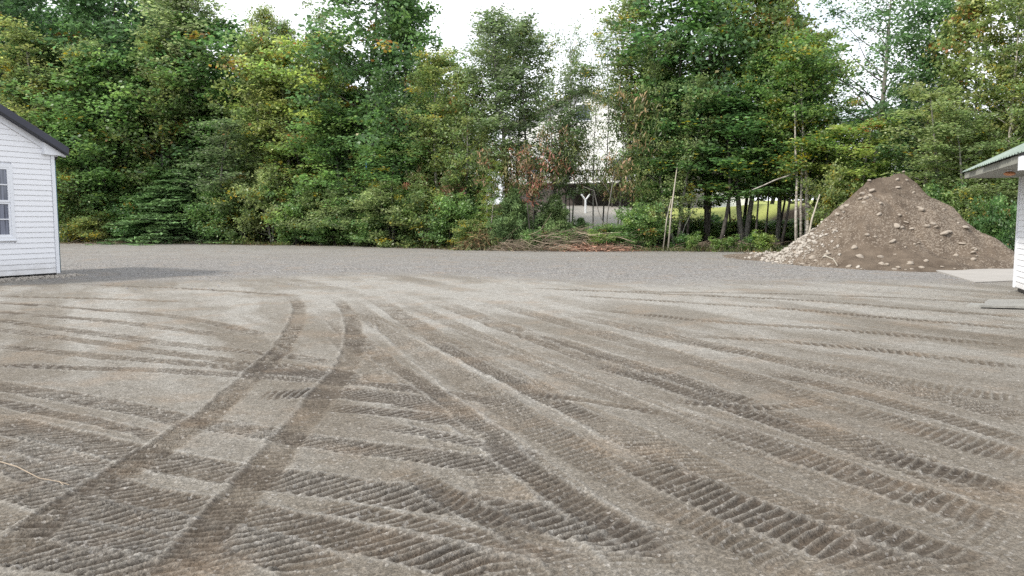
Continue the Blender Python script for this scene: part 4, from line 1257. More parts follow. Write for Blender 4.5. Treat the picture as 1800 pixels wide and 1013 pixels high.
def grow(seed, H, base, Rw, limbs=34, shape='oval', stems=1, trunk_r=0.11, up=0.6, leaf=0.13, aspect=0.62, per=46, cr=0.5,
         cols='maple', tips=None, tip_prob=0.0, bark='bark_grey', droop=0.3, flat=0.6, gap=0.0, lean=0.02, twigs=3):
    nrs = np.random.RandomState(seed); r_ = random.Random(seed)
    mb = MB(); cents = []; rads = []
    for s in range(stems):
        a0 = 2 * PI * s / max(1, stems) + r_.uniform(0, 2)
        spread = 0 if stems == 1 else 0.12 * H
        dirx, diry = math.cos(a0) * spread, math.sin(a0) * spread
        pts = []
        n = 9
        wx, wy = r_.uniform(-lean, lean) * H, r_.uniform(-lean, lean) * H
        hs = H * (1 if s == 0 else r_.uniform(0.7, 0.98))
        for i in range(n + 1):
            t = i / n
            pts.append(Vector((dirx * t ** 0.8 + wx * t * t + 0.010 * H * math.sin(t * 6 + seed), diry * t ** 0.8 + wy * t * t + 0.010 * H * math.cos(t * 5 + seed * 2), hs * t * 0.97 - (0.25 if i == 0 else 0))))
        rr = [trunk_r * (1.25 if i == 0 else 1) * (1 - 0.93 * (i / n) ** 0.85) + 0.006 for i in range(n + 1)]
        mb.tube(pts, rr, 7)
        def on(t):
            q = t * n; i = min(int(q), n - 1); return pts[i].lerp(pts[i + 1], q - i)
        nl = limbs // stems
        for i in range(nl):
            u = (i + r_.random()) / nl
            t = base + (0.97 - base) * u
            if shape == 'oval': prof = math.sin(PI * (0.13 + 0.82 * u)) ** 0.7
            elif shape == 'cone': prof = (1 - u) ** 0.8 + 0.06
            elif shape == 'column': prof = 0.55 + 0.45 * math.sin(PI * (0.1 + 0.85 * u))
            else: prof = 0.35 + 0.75 * math.sin(PI * min(1, 0.25 + 0.7 * u))      # 'vase'
            az = i * 2.39996 + r_.uniform(-0.5, 0.5)
            Lb = Rw * prof * r_.uniform(0.55, 1.12)
            p0 = on(t)
            dv = Vector((math.cos(az), math.sin(az), up * r_.uniform(0.5, 1.4) * (0.5 + 0.8 * u))).normalized()
            bp = [p0]
            cur = p0.copy(); dd = dv.copy()
            for k in range(4):
                dd = (dd + Vector((r_.uniform(-.22, .22), r_.uniform(-.22, .22), (0.10 if up > 0.2 else -0.10)))).normalized()
                cur = cur + dd * (Lb / 4); bp.append(cur.copy())
            r0 = max(0.008, trunk_r * (1 - 0.9 * t) * 0.42)
            mb.tube(bp, [r0, r0 * 0.8, r0 * 0.6, r0 * 0.4, r0 * 0.2], 4)
            if r_.random() < gap: continue
            for k in (2, 3, 4):
                if k == 2 and Lb < Rw * 0.4: continue
                cents.append(bp[k] + Vector((r_.gauss(0, .1), r_.gauss(0, .1), r_.gauss(0, .08)))); rads.append(cr * (0.75 if k == 2 else 1) * r_.uniform(0.6, 1.25))
            for k in range(twigs):
                f = r_.uniform(0.35, 1); q = f * 4; ii = min(int(q), 3); tp = bp[ii].lerp(bp[ii + 1], q - ii)
                td = (dd + Vector((r_.uniform(-1, 1), r_.uniform(-1, 1), r_.uniform(-.3, .6)))).normalized()
                te = tp + td * Lb * r_.uniform(0.22, 0.45)
                mb.tube([tp, te], [r0 * 0.35, r0 * 0.12], 3)
                cents.append(te); rads.append(cr * r_.uniform(0.5, 1.0))
        for k in range(3):
            cents.append(pts[-1] + Vector((r_.gauss(0, .12), r_.gauss(0, .12), r_.uniform(-.7, .1)))); rads.append(cr * 0.6)
    V, Fq, T = leaf_cloud(nrs, [tuple(c) for c in cents], rads, per, leaf, aspect, GREENS[cols], droop, flat, tips, tip_prob)
    crown = mesh_np('crown', V, Fq, M['leaf'], tint=T)
    trunk = mesh('trunk', mb.v, mb.f, M[bark], True)
    return dict(H=H, R=Rw, crown=crown, trunk=trunk)

def conifer(seed, H, Rw, layers, needle, per, cols, fluffy=False, base=0.03):
    """pine or hemlock: whorls of boughs carrying sprays"""
    nrs = np.random.RandomState(seed); r_ = random.Random(seed)
    mb = MB(); mb.tube([(0, 0, -0.2), (0.03, 0, H * 0.5), (0, 0.02, H)], [0.018 * H, 0.011 * H, 0.004], 7)
    c, rd = [], []
    for i in range(layers):
        u = i / (layers - 1); z = H * (base + (0.97 - base) * u)
        L0 = Rw * (1 - u) ** 0.75 + 0.08
        nb = 7 if not fluffy else 6
        for k in range(nb):
            az = 2 * PI * k / nb + i * 0.8 + r_.uniform(-.3, .3); L_ = L0 * r_.uniform(0.45, 1.2); zj = r_.uniform(-0.18, 0.18)
            e = (0.10 if not fluffy else 0.35)
            pts = [Vector((0, 0, z + zj))]
            for q in range(1, 5):
                t = q / 4
                pts.append(Vector((math.cos(az) * L_ * t, math.sin(az) * L_ * t, z + zj + e * L_ * t - (0.30 if not fluffy else -0.05) * L_ * t * t)))
            mb.tube(pts, [0.02, 0.016, 0.012, 0.008, 0.003], 4)
            for q in np.linspace(0.3, 1, 6):
                w = (0.22 if not fluffy else 0.1) * L_ * (1.15 - q * 0.7)
                p = pts[0].lerp(pts[-1], q); p.z = pts[min(4, int(q * 4))].z + r_.uniform(-.07, .07)
                sd = Vector((-math.sin(az), math.cos(az), 0))
                for s in (-1, 0, 1):
                    c.append(tuple(p + sd * s * w)); rd.append((0.20 if not fluffy else 0.24) * r_.uniform(.7, 1.2))
    V, Fq, T = leaf_cloud(nrs, c, rd, per, needle, 0.16 if fluffy else 0.34, GREENS[cols], 0.1 if not fluffy else -0.35, 0.28 if not fluffy else 0.9)
    return dict(H=H, R=Rw, crown=mesh_np('crown', V, Fq, M['needle'], tint=T), trunk=mesh('trunk', mb.v, mb.f, M['bark_dark'], True))

K = {}
K['maple_a'] = grow(1, 13, 0.16, 2.9, 52, 'oval', 1, 0.10, 0.55, 0.17, 0.8, 44, 0.62, 'maple', AUT, 0.02, 'bark_grey', twigs=3)
K['maple_b'] = grow(2, 14, 0.22, 3.2, 52, 'vase', 1, 0.115, 0.7, 0.17, 0.8, 44, 0.66, 'dark', AUT, 0.01, 'bark_dark', twigs=3)
K['maple_c'] = grow(3, 12, 0.20, 2.6, 46, 'oval', 2, 0.12, 0.6, 0.16, 0.8, 44, 0.58, 'bright', AUT, 0.06, 'bark_grey', twigs=3)
K['turning'] = grow(4, 11, 0.20, 2.4, 42, 'oval', 1, 0.11, 0.6, 0.16, 0.8, 44, 0.56, 'olive', AUT, 0.10, 'bark_grey', twigs=3)
K['birch_a'] = grow(5, 13, 0.22, 1.7, 50, 'column', 1, 0.09, 0.9, 0.11, 0.7, 50, 0.44, 'olive', YEL, 0.06, 'bark_pale', droop=0.6, twigs=3)
K['birch_b'] = grow(6, 12, 0.25, 1.6, 44, 'column', 2, 0.08, 1.0, 0.11, 0.7, 50, 0.44, 'bright', YEL, 0.12, 'bark_pale', droop=0.6, twigs=3)
K['poplar_a'] = grow(7, 13, 0.30, 1.35, 58, 'column', 1, 0.07, 1.2, 0.105, 0.6, 42, 0.42, 'grey', SILV, 0.25, 'bark_grey', gap=0.1, twigs=2)
K['poplar_b'] = grow(8, 11, 0.18, 1.3, 54, 'column', 2, 0.06, 1.1, 0.105, 0.6, 48, 0.42, 'grey', SILV, 0.3, 'bark_grey', gap=0.1, twigs=2)
K['poplar_high'] = grow(19, 13, 0.52, 1.6, 44, 'oval', 1, 0.07, 1.0, 0.115, 0.65, 46, 0.44, 'willow', YEL, 0.05, 'bark_grey', twigs=3)
K['poplar_c'] = grow(18, 12, 0.12, 1.7, 56, 'column', 2, 0.08, 1.0, 0.12, 0.65, 44, 0.46, 'willow', YEL, 0.03, 'bark_grey', twigs=3)
K['ash'] = grow(9, 16, 0.34, 3.6, 34, 'vase', 1, 0.20, 0.9, 0.17, 0.5, 44, 0.62, 'dark', None, 0, 'bark_grey', gap=0.2, twigs=3)
K['oak'] = grow(10, 12, 0.10, 2.8, 54, 'oval', 1, 0.09, 0.45, 0.15, 0.6, 46, 0.6, 'maple', YEL, 0.02, 'bark_dark', twigs=3)
K['wispy'] = grow(11, 10, 0.25, 1.8, 30, 'column', 1, 0.06, 0.9, 0.11, 0.6, 26, 0.45, 'grey', YEL, 0.1, 'bark_grey', gap=0.15, twigs=2)
K['slim'] = grow(15, 12, 0.33, 1.7, 34, 'oval', 1, 0.065, 0.6, 0.15, 0.7, 40, 0.52, 'maple', YEL, 0.03, 'bark_dark', twigs=3)
K['slim_b'] = grow(16, 12, 0.22, 1.8, 40, 'oval', 1, 0.055, 0.7, 0.14, 0.65, 40, 0.5, 'bright', YEL, 0.04, 'bark_dark', twigs=3)
K['birch_c'] = grow(17, 12, 0.30, 1.8, 46, 'column', 1, 0.09, 0.9, 0.12, 0.7, 50, 0.46, 'bright', YEL, 0.14, 'bark_pale', droop=0.7, twigs=3)
K['hemlock'] = conifer(13, 5.2, 2.4, 22, 0.15, 17, 'hemlock')
K['pine'] = conifer(14, 2.9, 1.7, 8, 0.24, 26, 'needle', fluffy=True)
# shrubs
K['shrub_willow'] = grow(21, 3.2, 0.0, 1.5, 44, 'oval', 5, 0.022, 0.25, 0.12, 0.5, 44, 0.36, 'willow', YEL, 0.04, 'bark_grey', twigs=2)
K['shrub_dark'] = grow(22, 2.6, 0.0, 1.5, 44, 'oval', 4, 0.022, 0.25, 0.12, 0.65, 46, 0.36, 'maple', AUT, 0.02, 'bark_dark', twigs=2)
K['shrub_olive'] = grow(23, 2.8, 0.0, 1.4, 44, 'oval', 4, 0.022, 0.25, 0.115, 0.6, 46, 0.36, 'olive', YEL, 0.08, 'bark_grey', twigs=2)
K['sumac'] = grow(24, 3.4, 0.5, 1.7, 20, 'vase', 2, 0.045, 0.45, 0.21, 0.26, 20, 0.40, 'red', [(0.08, 0.11, 0.035)], 0.45, 'bark_dark', droop=0.7, twigs=2)
K['sumac_b'] = grow(25, 3.0, 0.5, 1.5, 20, 'vase', 1, 0.04, 0.45, 0.21, 0.26, 18, 0.40, 'rust', [(0.08, 0.12, 0.035)], 0.5, 'bark_dark', droop=0.7, twigs=2)
K['weed'] = grow(26, 0.85, 0.03, 0.55, 16, 'vase', 4, 0.010, 0.9, 0.10, 0.5, 26, 0.16, 'bright', None, 0, 'bark_grey', twigs=1)
K['weed_b'] = grow(27, 0.75, 0.03, 0.6, 16, 'vase', 4, 0.010, 0.8, 0.10, 0.4, 26, 0.16, 'maple', REDS, 0.12, 'bark_dark', twigs=1)

GP = {}
n_tree = 0
def plant(kind, x, y, H=None, wide=None, label=None, group=None, name='tree', cat=None, rz=None, lean=(0, 0), base_z=None, flip=False):
    global n_tree
    n_tree += 1
    k = K[kind]
    r_ = random.Random(n_tree * 17 + 3)
    sz = (H / k['H']) if H else 1.0
    sx = (wide / (2 * k['R'])) if wide else sz
    root = empty(name, (x, y, (gh(x, y) if base_z is None else base_z) - 0.02), r_.uniform(0, 6.28) if rz is None else rz)
    root.scale = (sx, sx, sz)
    root.rotation_euler[0] = lean[0]; root.rotation_euler[1] = lean[1]
    woody = name.endswith('tree') or name in ('birch_tree', 'pine_sapling')
    link('trunk' if woody else 'stem', k['trunk'], root)
    link('crown' if woody else 'foliage', k['crown'], root)
    tag(root, label, cat or ('tree' if woody else 'shrub'), group)
    return root

def T(kind, px, D, ytop, label, wide=None, name='tree', group=None, cat=None, **kw):
    """front-row tree: where its trunk stands (photo column, distance) and how high its top reaches"""
    x = (px - 900) / F * D * 1.0
    zt = at(px, ytop, D).z
    z0 = gh(x, D)
    w = wide / F * D if wide else None
    return plant(kind, x, D, zt - z0, w, label, group, name, cat, **kw)

def B(px):   # distance of the woodland edge along a photo column
    a = (px - 900) / F
    D = 30.0
    for _ in range(40):
        D = 0.5 * D + 0.5 * float(edge_y(a * D))
    return D

# ---- front trees, left to right
T('birch_a', 62, B(62) + 2, 45, 'tall thin olive-yellow birch rising above the roof of the left shed', 190, 'birch_tree')
T('maple_b', 12, B(12) + 5, -90, 'tallest dark green tree at the top left corner of the photo', 300)
T('maple_a', 190, B(190) + 2.0, 92, 'green maple with a few orange leaves in its top, right of the shed roof', 250)
T('maple_b', 205, B(205) + 6, -60, 'tall dark green tree rising behind the maple with orange top leaves', 330)
T('oak', 150, B(150) + 1.2, 190, 'dark dense tree directly behind the eave of the left shed', 230)
T('turning', 296, B(296) + 2.6, 60, 'tree with dull red patches halfway up in the left part of the wood', 180)
T('poplar_a', 330, B(330) + 4, -30, 'tall pale poplar left of the first open sky', 210)
T('poplar_c', 255, B(255) + 3.5, -20, 'tall slim green poplar between two broad dark trees on the left', 190)
T('hemlock', 318, B(318) + 0.9, 300, 'layered feathery green hemlock at the woodland edge near the left shed', 270, 'hemlock_tree')
T('maple_a', 395, B(395) + 5, 30, 'round green tree top just below the left end of the open sky', 260)
T('poplar_b', 410, B(410) + 1.8, 150, 'slim grey-green poplar in front of the darker wood, above the hemlock', 160)
T('turning', 462, B(462) + 2.2, 62, 'tree with yellow and orange upper leaves below the open sky', 190)
T('birch_a', 505, B(505) + 1.4, 130, 'pale slender birch standing right of the yellow-orange tree', 160, 'birch_tree')
T('poplar_high', 474, 58, 6, 'feathery pointed tree top, the taller of two against the left sky opening', 95)
T('poplar_high', 508, 58, 32, 'feathery pointed tree top, the lower of two against the left sky opening', 80)
T('maple_c', 560, B(560) + 3.2, 66, 'bright yellow-green tree left of the biggest maple', 220)
T('maple_c', 560, B(560) + 3.2, 20, 'slim dark tree top poking up left of the biggest maple', 70) if False else None
T('poplar_c', 566, B(566) + 4.5, 22, 'narrow tree top poking up just left of the biggest maple', 110)
T('maple_b', 655, B(655) + 2.5, -90, 'biggest broad-leaved maple, reaching past the top of the photo left of centre', 300)
T('maple_a', 720, B(720) + 3.5, -10, 'green maple to the right of the biggest maple, its top loose against the sky', 200)
T('maple_a', 600, B(600) + 1.0, 190, 'smaller mid-green tree below the biggest maple', 220)
T('oak', 690, B(690) + 1.4, 235, 'low dark tree in the middle storey below the biggest maple', 230)
T('birch_a', 772, B(772) + 2.2, 90, 'slender olive tree left of the notch of open sky', 150, 'birch_tree')
T('turning', 822, B(822) + 1.8, 120, 'olive tree with yellow top leaves beneath the notch of open sky', 130)
T('poplar_a', 882, B(882) + 2.2, 14, 'tallest airy silver-green poplar in the centre', 175)
T('poplar_b', 945, B(945) + 2.2, 0, 'airy silver poplar right of the tallest one in the centre', 140)
T('poplar_high', 915, B(915) + 5, 40, 'airy poplar half hidden between the two tall silver ones', 150)
T('wispy', 1042, B(1042) + 2.0, 128, 'see-through young tree right in front of the house gable', 95)
T('wispy', 1008, B(1008) + 3.2, 90, 'short see-through tree right of the two tall silver poplars', 90)
T('wispy', 995, B(995) + 2.4, 55, 'thin see-through young tree left of the house gable', 120)
T('wispy', 968, B(968) + 1.5, 150, 'lower thin young tree in front of the white house wall', 130)
T('wispy', 1088, B(1100) + 2.0, 150, 'lower green tree with a dark trunk at the right end of the deck', 110)
T('wispy', 850, B(850) + 3.0, 60, 'thin see-through young tree at the left of the airy poplars', 110)
T('slim', 1195, B(1195) + 3.0, -60, 'tall leafy tree right of the white house gable', 225)
T('poplar_high', 1110, B(1110) + 4.6, -20, 'light green tree at the right side of the sky gap', 150)
T('wispy', 1062, B(1062) + 3.8, 52, 'thin tree with pale orange top leaves against the sky over the house', 90)
T('maple_b', 1240, B(1225) + 3.2, -110, 'tall dark tree right of the house, its top beyond the photo', 270)
T('poplar_c', 1185, B(1185) + 1.6, 60, 'slim tree above the pale leaning dead pole', 120)
T('maple_c', 1310, B(1310) + 2.6, -70, 'yellow-green tree with orange leaves near the top right of centre', 220)
T('slim', 1270, B(1270) + 1.3, 170, 'low-limbed green tree over the dark trunks right of the dead pole', 210)
T('turning', 1362, B(1362) + 3.4, -40, 'tree with light orange top leaves left of the tall open ash', 190)
T('birch_c', 1412, B(1412) + 0.8, 62, 'white-stemmed birch with hanging yellow leaves at the left foot of the mound', 190, 'birch_tree')
T('ash', 1534, B(1534) + 3.0, -60, 'tall open ash with a bare grey trunk behind the dirt mound', 300)
T('maple_c', 1500, B(1500) + 1.6, 215, 'bright green low maple just behind the crest of the dirt mound', 220)
T('maple_b', 1620, B(1620) + 2.4, 5, 'dark green tree right of the tall open ash', 220)
T('turning', 1700, B(1700) + 2.5, -20, 'tree with brownish-orange top leaves above the green roof', 200)
T('birch_a', 1765, B(1765) + 2.5, -30, 'olive birch with a pale slanting stem over the right building', 170, 'birch_tree')
T('poplar_c', 1665, B(1665) + 1.2, 160, 'grey-green bushy tree behind the right slope of the dirt mound', 190)
T('poplar_c', 1745, B(1745) + 0.8, 190, 'olive-green bushy tree immediately left of the right building', 180)
T('maple_a', 1840, B(1800) + 3, -50, 'green tree above the roof of the right building at the photo edge', 240)

# ---- middle storey and rows behind, individuals nobody can tell apart from the photo
r_ = random.Random(77)
ROWS = []
def row(group, label, kinds, x0, x1, step, off, ylo, yhi, wide, name='tree'):
    px = x0
    while px < x1:
        p = px + r_.uniform(-0.4, 0.4) * step
        k = r_.choice(kinds)
        o = T(k, p, B(p) + off + r_.uniform(-1, 1), r_.uniform(ylo, yhi), label, wide * r_.uniform(0.8, 1.2), name, group)
        ROWS.append((o, p, label))
        px += step
row('second row of trees in the left wood', 'second-row green tree', ['maple_a', 'oak', 'maple_b', 'poplar_c'], -60, 780, 66, 6.0, 70, 210, 190)
row('third row of trees in the left wood', 'third-row dark green tree', ['maple_b', 'oak', 'maple_a'], -60, 360, 74, 10, 30, 110, 230)
row('third row of trees in the left wood', 'third-row dark green tree', ['maple_b', 'oak', 'maple_a'], 400, 790, 74, 10, 90, 170, 220)
row('back row of trees in the left wood', 'far back-row tree', ['oak', 'maple_b'], -80, 330, 70, 14, -30, 60, 260)
row('back row of trees in the left wood', 'far back-row tree', ['oak', 'maple_b'], 400, 790, 70, 14, 110, 200, 240)
row('low trees inside the left wood', 'low leafy tree in the gloom', ['oak', 'shrub_dark', 'shrub_dark'], -20, 850, 42, 3.4, 270, 350, 150)
row('low trees inside the left wood', 'low leafy tree in the gloom', ['oak', 'shrub_dark'], -20, 850, 50, 7, 290, 360, 170)
row('trees behind the dark trunks on the right', 'second-row leafy tree', ['slim', 'slim_b'], 1150, 1480, 66, 6.5, 20, 120, 190)
row('trees behind the dirt mound', 'back-row green tree', ['maple_a', 'poplar_c', 'oak'], 1560, 1860, 55, 5.5, 110, 230, 180)
row('trees behind the dirt mound', 'back-row green tree', ['maple_b', 'oak'], 1540, 1900, 70, 11, 150, 260, 230)
for off_ in (4.5, 8.0, 11.0):
    row('undergrowth under the right-hand trees', {4.5: 'front undergrowth bush', 8.0: 'middle undergrowth bush', 11.0: 'rear undergrowth bush'}[off_], ['shrub_dark', 'weed_b', 'shrub_olive'], 1120, 1460, 24, off_, 384, 404, 70, 'shrub')
row('far lit trees beyond the lawn', 'far sunlit yellow-green tree', ['birch_b', 'maple_c'], 1120, 1560, 46, 40, 240, 310, 150)
row('trees around the house', 'leafy tree close to the house', ['maple_a', 'oak'], 1150, 1200, 60, 13, 150, 230, 150)
row('trees around the house', 'leafy tree close to the house', ['maple_a', 'oak'], 770, 830, 50, 14, 150, 230, 150)

# slim dark trunks one sees below the crowns on the right
dark_trunks = [(1150, 4.2), (1160, 2.0), (1208, 2.6), (1246, 3.4), (1282, 4.4), (1327, 1.2), (1341, 2.6), (1364, 3.6), (1376, 1.8)]
for i, (px, o) in enumerate(dark_trunks):
    o = T('slim_b' if i % 3 == 0 else 'slim', px, B(px) + o, r_.uniform(60, 170), 'slim dark bare-trunked tree', r_.uniform(95, 140), 'tree', 'slim dark-trunked trees right of the house', lean=(r_.uniform(-.07, .07), r_.uniform(-.07, .07)))
    ROWS.append((o, px, 'slim dark bare-trunked tree'))

# tell the repeats apart by the landmark they stand behind and their order there
SECT = [(-999, 0, 'hidden by the left shed'), (0, 110, 'above the left shed roof'), (110, 230, 'right of the left shed eave'), (230, 390, 'behind the layered hemlock'), (390, 540, 'below the left notch of sky'),
        (540, 740, 'around the biggest maple'), (740, 860, 'beside the airy poplars'), (860, 1140, 'near the white house'), (1140, 1215, 'behind the dead poles'), (1215, 1330, 'right of the dead poles'), (1330, 1460, 'near the white birch stems'),
        (1460, 1580, 'behind the mound crest'), (1580, 1700, 'behind the mound right slope'), (1700, 1999, 'by the right building')]
ORD = ['', 'second ', 'third ', 'fourth ', 'fifth ', 'sixth ', 'seventh ', 'eighth ', 'ninth ', 'tenth ', 'eleventh ', 'twelfth ']
cnt = {}
for o, p, lab in sorted(ROWS, key=lambda q: q[1]):
    for a, b_, ph in SECT:
        if a <= p < b_:
            c_ = cnt.get((lab, ph), 0); cnt[(lab, ph)] = c_ + 1
            o['label'] = lab + ' ' + ph + (', ' + ORD[min(c_, 11)] + 'from left' if c_ else ', leftmost')
            break
# ---- shrubs along the edge
edge_list = [
    ('shrub_olive', 120, 0.6, 300, 'yellowish shrub poking out beside the corner of the left shed', 90),
    ('shrub_olive', 175, 0.2, 375, 'small light green bush in front of the dark gap near the left shed', 90),
    ('shrub_dark', 250, 0.4, 345, 'dark green bush left of the layered hemlock', 120),
    ('shrub_dark', 385, 0.2, 335, 'green bush right of the layered hemlock', 110),
    ('shrub_olive', 430, 0.2, 320, 'olive bush beneath the slim grey-green poplar', 120),
    ('shrub_willow', 478, 0.3, 290, 'tall willow-like bush beneath the yellow-orange tree', 130),
    ('shrub_dark', 520, 0.2, 330, 'rounded dark bush in the centre left of the edge', 120),
    ('shrub_willow', 565, 0.2, 335, 'light green willow bush below the smaller mid-green tree', 130),
    ('shrub_willow', 625, 0.0, 322, 'light grey-green willow bush beneath the blue plastic scrap', 150),
    ('shrub_willow', 690, 0.0, 318, 'broad willow bush with pale leaves left of the centre', 150),
    ('shrub_olive', 745, 0.1, 330, 'olive green bush at the right end of the willow bushes', 130),
    ('shrub_dark', 795, 0.2, 345, 'green bush just left of the bluish pine', 110),
    ('shrub_dark', 660, -0.3, 375, 'low dark bush in front of the broad willow bush', 110),
    ('shrub_dark', 590, -0.3, 380, 'low green bush at the lot edge left of centre', 110),
    ('shrub_olive', 830, -0.3, 388, 'low olive bush with drooping sprays left of the brush pile', 80),
    ('shrub_dark', 1130, 0.6, 360, 'bush at the foot of the leaning dead poles', 100),
    ('shrub_dark', 1075, 0.4, 395, 'green bush right of the brush pile before the house', 100),
    ('shrub_olive', 1470, -0.2, 300, 'yellow-green bush behind the left shoulder of the mound', 110),
    
    ('shrub_dark', 1640, -1.2, 330, 'bush close behind the right slope of the dirt mound', 110),
    ('shrub_olive', 1700, -0.6, 335, 'olive bush between the dirt mound and the right building', 110),
    ('shrub_dark', 1745, -1.0, 350, 'dark bush beside the corner of the right building', 90),
    ('shrub_willow', 1765, 1.5, 325, 'leafy bush below the green roof edge', 90),
]
for k, px, o, yt, lab, w in edge_list:
    T(k, px, B(px) + o, yt, lab, w, 'shrub')
for k, px, o, yt, lab, w in [
    ('sumac', 935, 0.8, 268, 'largest red-leaved sumac in front of the white house', 115),
    ('sumac_b', 885, 1.4, 285, 'rusty sumac left of the largest red one', 80),
    ('sumac_b', 1000, 2.2, 252, 'tall reddish sumac in front of the deck', 90),
    ('sumac', 800, 1.0, 325, 'small dark red sumac low down left of the pine', 60),
    ('sumac', 735, 1.0, 315, 'red-leaved sapling at the right end of the willow bushes', 60),
    ('sumac_b', 1090, 1.6, 300, 'orange-red sumac below the right end of the deck', 90),
    ('sumac_b', 1135, 2.4, 205, 'rust-tinged young tree right of the house gable', 130),
]:
    T(k, px, B(px) + o, yt, lab, w, 'sumac', cat='shrub')
T('birch_b', 856, B(856) + 0.5, 280, 'young yellow-leaved sapling left of the red sumac', 50, 'sapling', cat='sapling')
for px, o, yt, w, lab in ((905, 1.2, 342, 105, 'fluffy bluish pine sapling left of the brush pile'), (975, 1.6, 352, 100, 'second fluffy pine sapling, behind the brush pile'), (1020, 1.8, 388, 60, 'lowest pine sapling behind the brush pile, right of the others')):
    T('pine', px, B(px) + o, yt, lab, w, 'pine_sapling', cat='sapling')
for px, o, s, kd, lab in ((1218, -0.3, 0.9, 'weed', 'bright green weed clump right of the dead poles'), (1258, -0.4, 0.7, 'weed', 'second bright green weed clump right of the dead poles'),
                          (1285, -0.5, 0.8, 'weed', 'bright green weed clump nearest the pale toe of the mound'), (1340, 0.0, 1.0, 'weed', 'leafy weed beside the big pale stone at the mound toe'),
                          (1050, -0.3, 1.0, 'weed', 'bright green weeds in front of the brush pile'), (870, -0.5, 0.6, 'weed', 'small bright weed at the gravel edge before the pine'),
                          (600, -0.5, 0.6, 'weed', 'low weed clump at the gravel edge under the willows'), (250, -0.4, 0.5, 'weed', 'low weed at the gravel edge below the hemlock'),
                          (1195, 0.3, 0.9, 'weed_b', 'reddish weed patch right of the dead poles'), (1320, 0.4, 0.9, 'weed_b', 'dark reddish weed patch under the bare trunks'),
                          (1000, 0.0, 1.1, 'weed_b', 'dark leafy weed patch over the brush pile'), (940, -0.2, 1.1, 'weed_b', 'dark leafy weed patch in front of the pine'),
                          (1108, -0.2, 0.9, 'weed_b', 'weed patch right of the orange dead fronds'), (1722, -4.0, 0.55, 'weed_b', 'weeds at the right foot of the dirt mound')):
    D = B(px) + o; x = (px - 900) / F * D
    plant(kd, x, D, K[kd]['H'] * s * 1.0, None, lab, None, 'weed_clump', 'weeds')

# ---- dead wood
def pole(name, pts, rad, mat, label, cat):
    b0 = pts[0]
    o = empty(name, tuple(b0)); tag(o, label, cat)
    mb = MB(); mb.tube([p - b0 for p in pts], rad, 7); mb.build('trunk' if cat == 'tree' else 'stem', mat, o, True)
    return o
def gp(px, o): 
    D = B(px) + o; x = (px - 900) / F * D
    return Vector((x, D, gh(x, D) - 0.05))
b0 = gp(1174, -0.2); D = b0.y
pole('dead_pole', [b0, at(1180, 370, D + .1), at(1184, 340, D + .2), at(1191, 288, D + .3)], [0.045, 0.04, 0.036, 0.02], M['pale_wood'], 'tall pale leaning dead pole standing at the lot edge', 'dead pole')
b0 = gp(1165, -0.1)
pole('dead_pole', [b0, at(1172, 385, D + .2), at(1180, 350, D + .4)], [0.035, 0.03, 0.02], M['pale_wood'], 'shorter thinner dead pole just left of the tall pale one', 'dead pole')
b0 = gp(1188, 0.2)
pole('dead_pole', [b0, at(1205, 395, D + .6), at(1226, 354, D + .8)], [0.022, 0.02, 0.01], M['bark_grey'], 'thin grey stick leaning right beside the tall dead pole', 'dead pole')
b0 = gp(1400, 0.1); D = b0.y
o = pole('birch_tree', [b0, at(1399, 380, D), at(1401, 320, D), at(1398, 255, D + .2), at(1397, 180, D + .5)], [0.085, 0.07, 0.06, 0.045, 0.02], M['bark_pale'], 'straight white birch stem with one long bent branch, left of the mound', 'tree')
mb = MB(); mb.tube([Vector(p) - b0 for p in (at(1399, 305, D), at(1380, 311, D - .3), at(1362, 317, D - .5), at(1340, 327, D - .8), at(1322, 334, D - 1.0))], [0.04, 0.036, 0.032, 0.028, 0.015], 6); mb.build('branch', M['bark_pale'], o, True)
b0 = gp(1408, 0.5)
pole('birch_tree', [b0, at(1408, 360, D + .5), at(1410, 290, D + .6), at(1412, 210, D + .8)], [0.075, 0.065, 0.05, 0.02], M['bark_pale'], 'second paler birch stem just right of the one with a bent branch', 'tree')
b0 = gp(1065, 0.3); D = b0.y
o = pole('bare_sapling', [b0, at(1063, 400, D), at(1052, 372, D), at(1044, 335, D), at(1025, 328, D)], [0.03, 0.028, 0.022, 0.018, 0.01], M['bark_grey'], 'bare forked sapling in front of the deck', 'sapling')
mb = MB(); mb.tube([Vector(p) - b0 for p in (at(1066, 405, D), at(1068, 375, D), at(1074, 340, D), at(1080, 300, D))], [0.03, 0.026, 0.02, 0.01], 6); mb.build('fork', M['bark_grey'], o, True)
mb = MB(); mb.tube([Vector(p) - b0 for p in (at(1074, 345, D), at(1066, 330, D), at(1056, 316, D))], [0.016, 0.014, 0.008], 5); mb.build('twig', M['bark_grey'], o, True)
# blue plastic scrap caught on a branch among the willow bushes
p = at(644, 291, B(644) + 0.3)
v = []
for i in range(6):
    for j, s in enumerate((-1, 0, 1)):
        v.append((p.x + 0.05 * s + 0.03 * math.sin(i * 1.3), p.y + 0.04 * math.sin(i * 2 + j), p.z + 0.28 - i * 0.10 + 0.02 * s))
f = [(i * 3 + j, i * 3 + j + 1, i * 3 + j + 4, i * 3 + j + 3) for i in range(5) for j in range(2)]
me = mesh('blue_scrap', v, f, M['blue'], True)
o = link('blue_scrap', me); md = o.modifiers.new('thick', 'SOLIDIFY'); md.thickness = 0.01
tag(o, 'scrap of bright blue plastic caught in the bushes left of centre', 'plastic scrap')

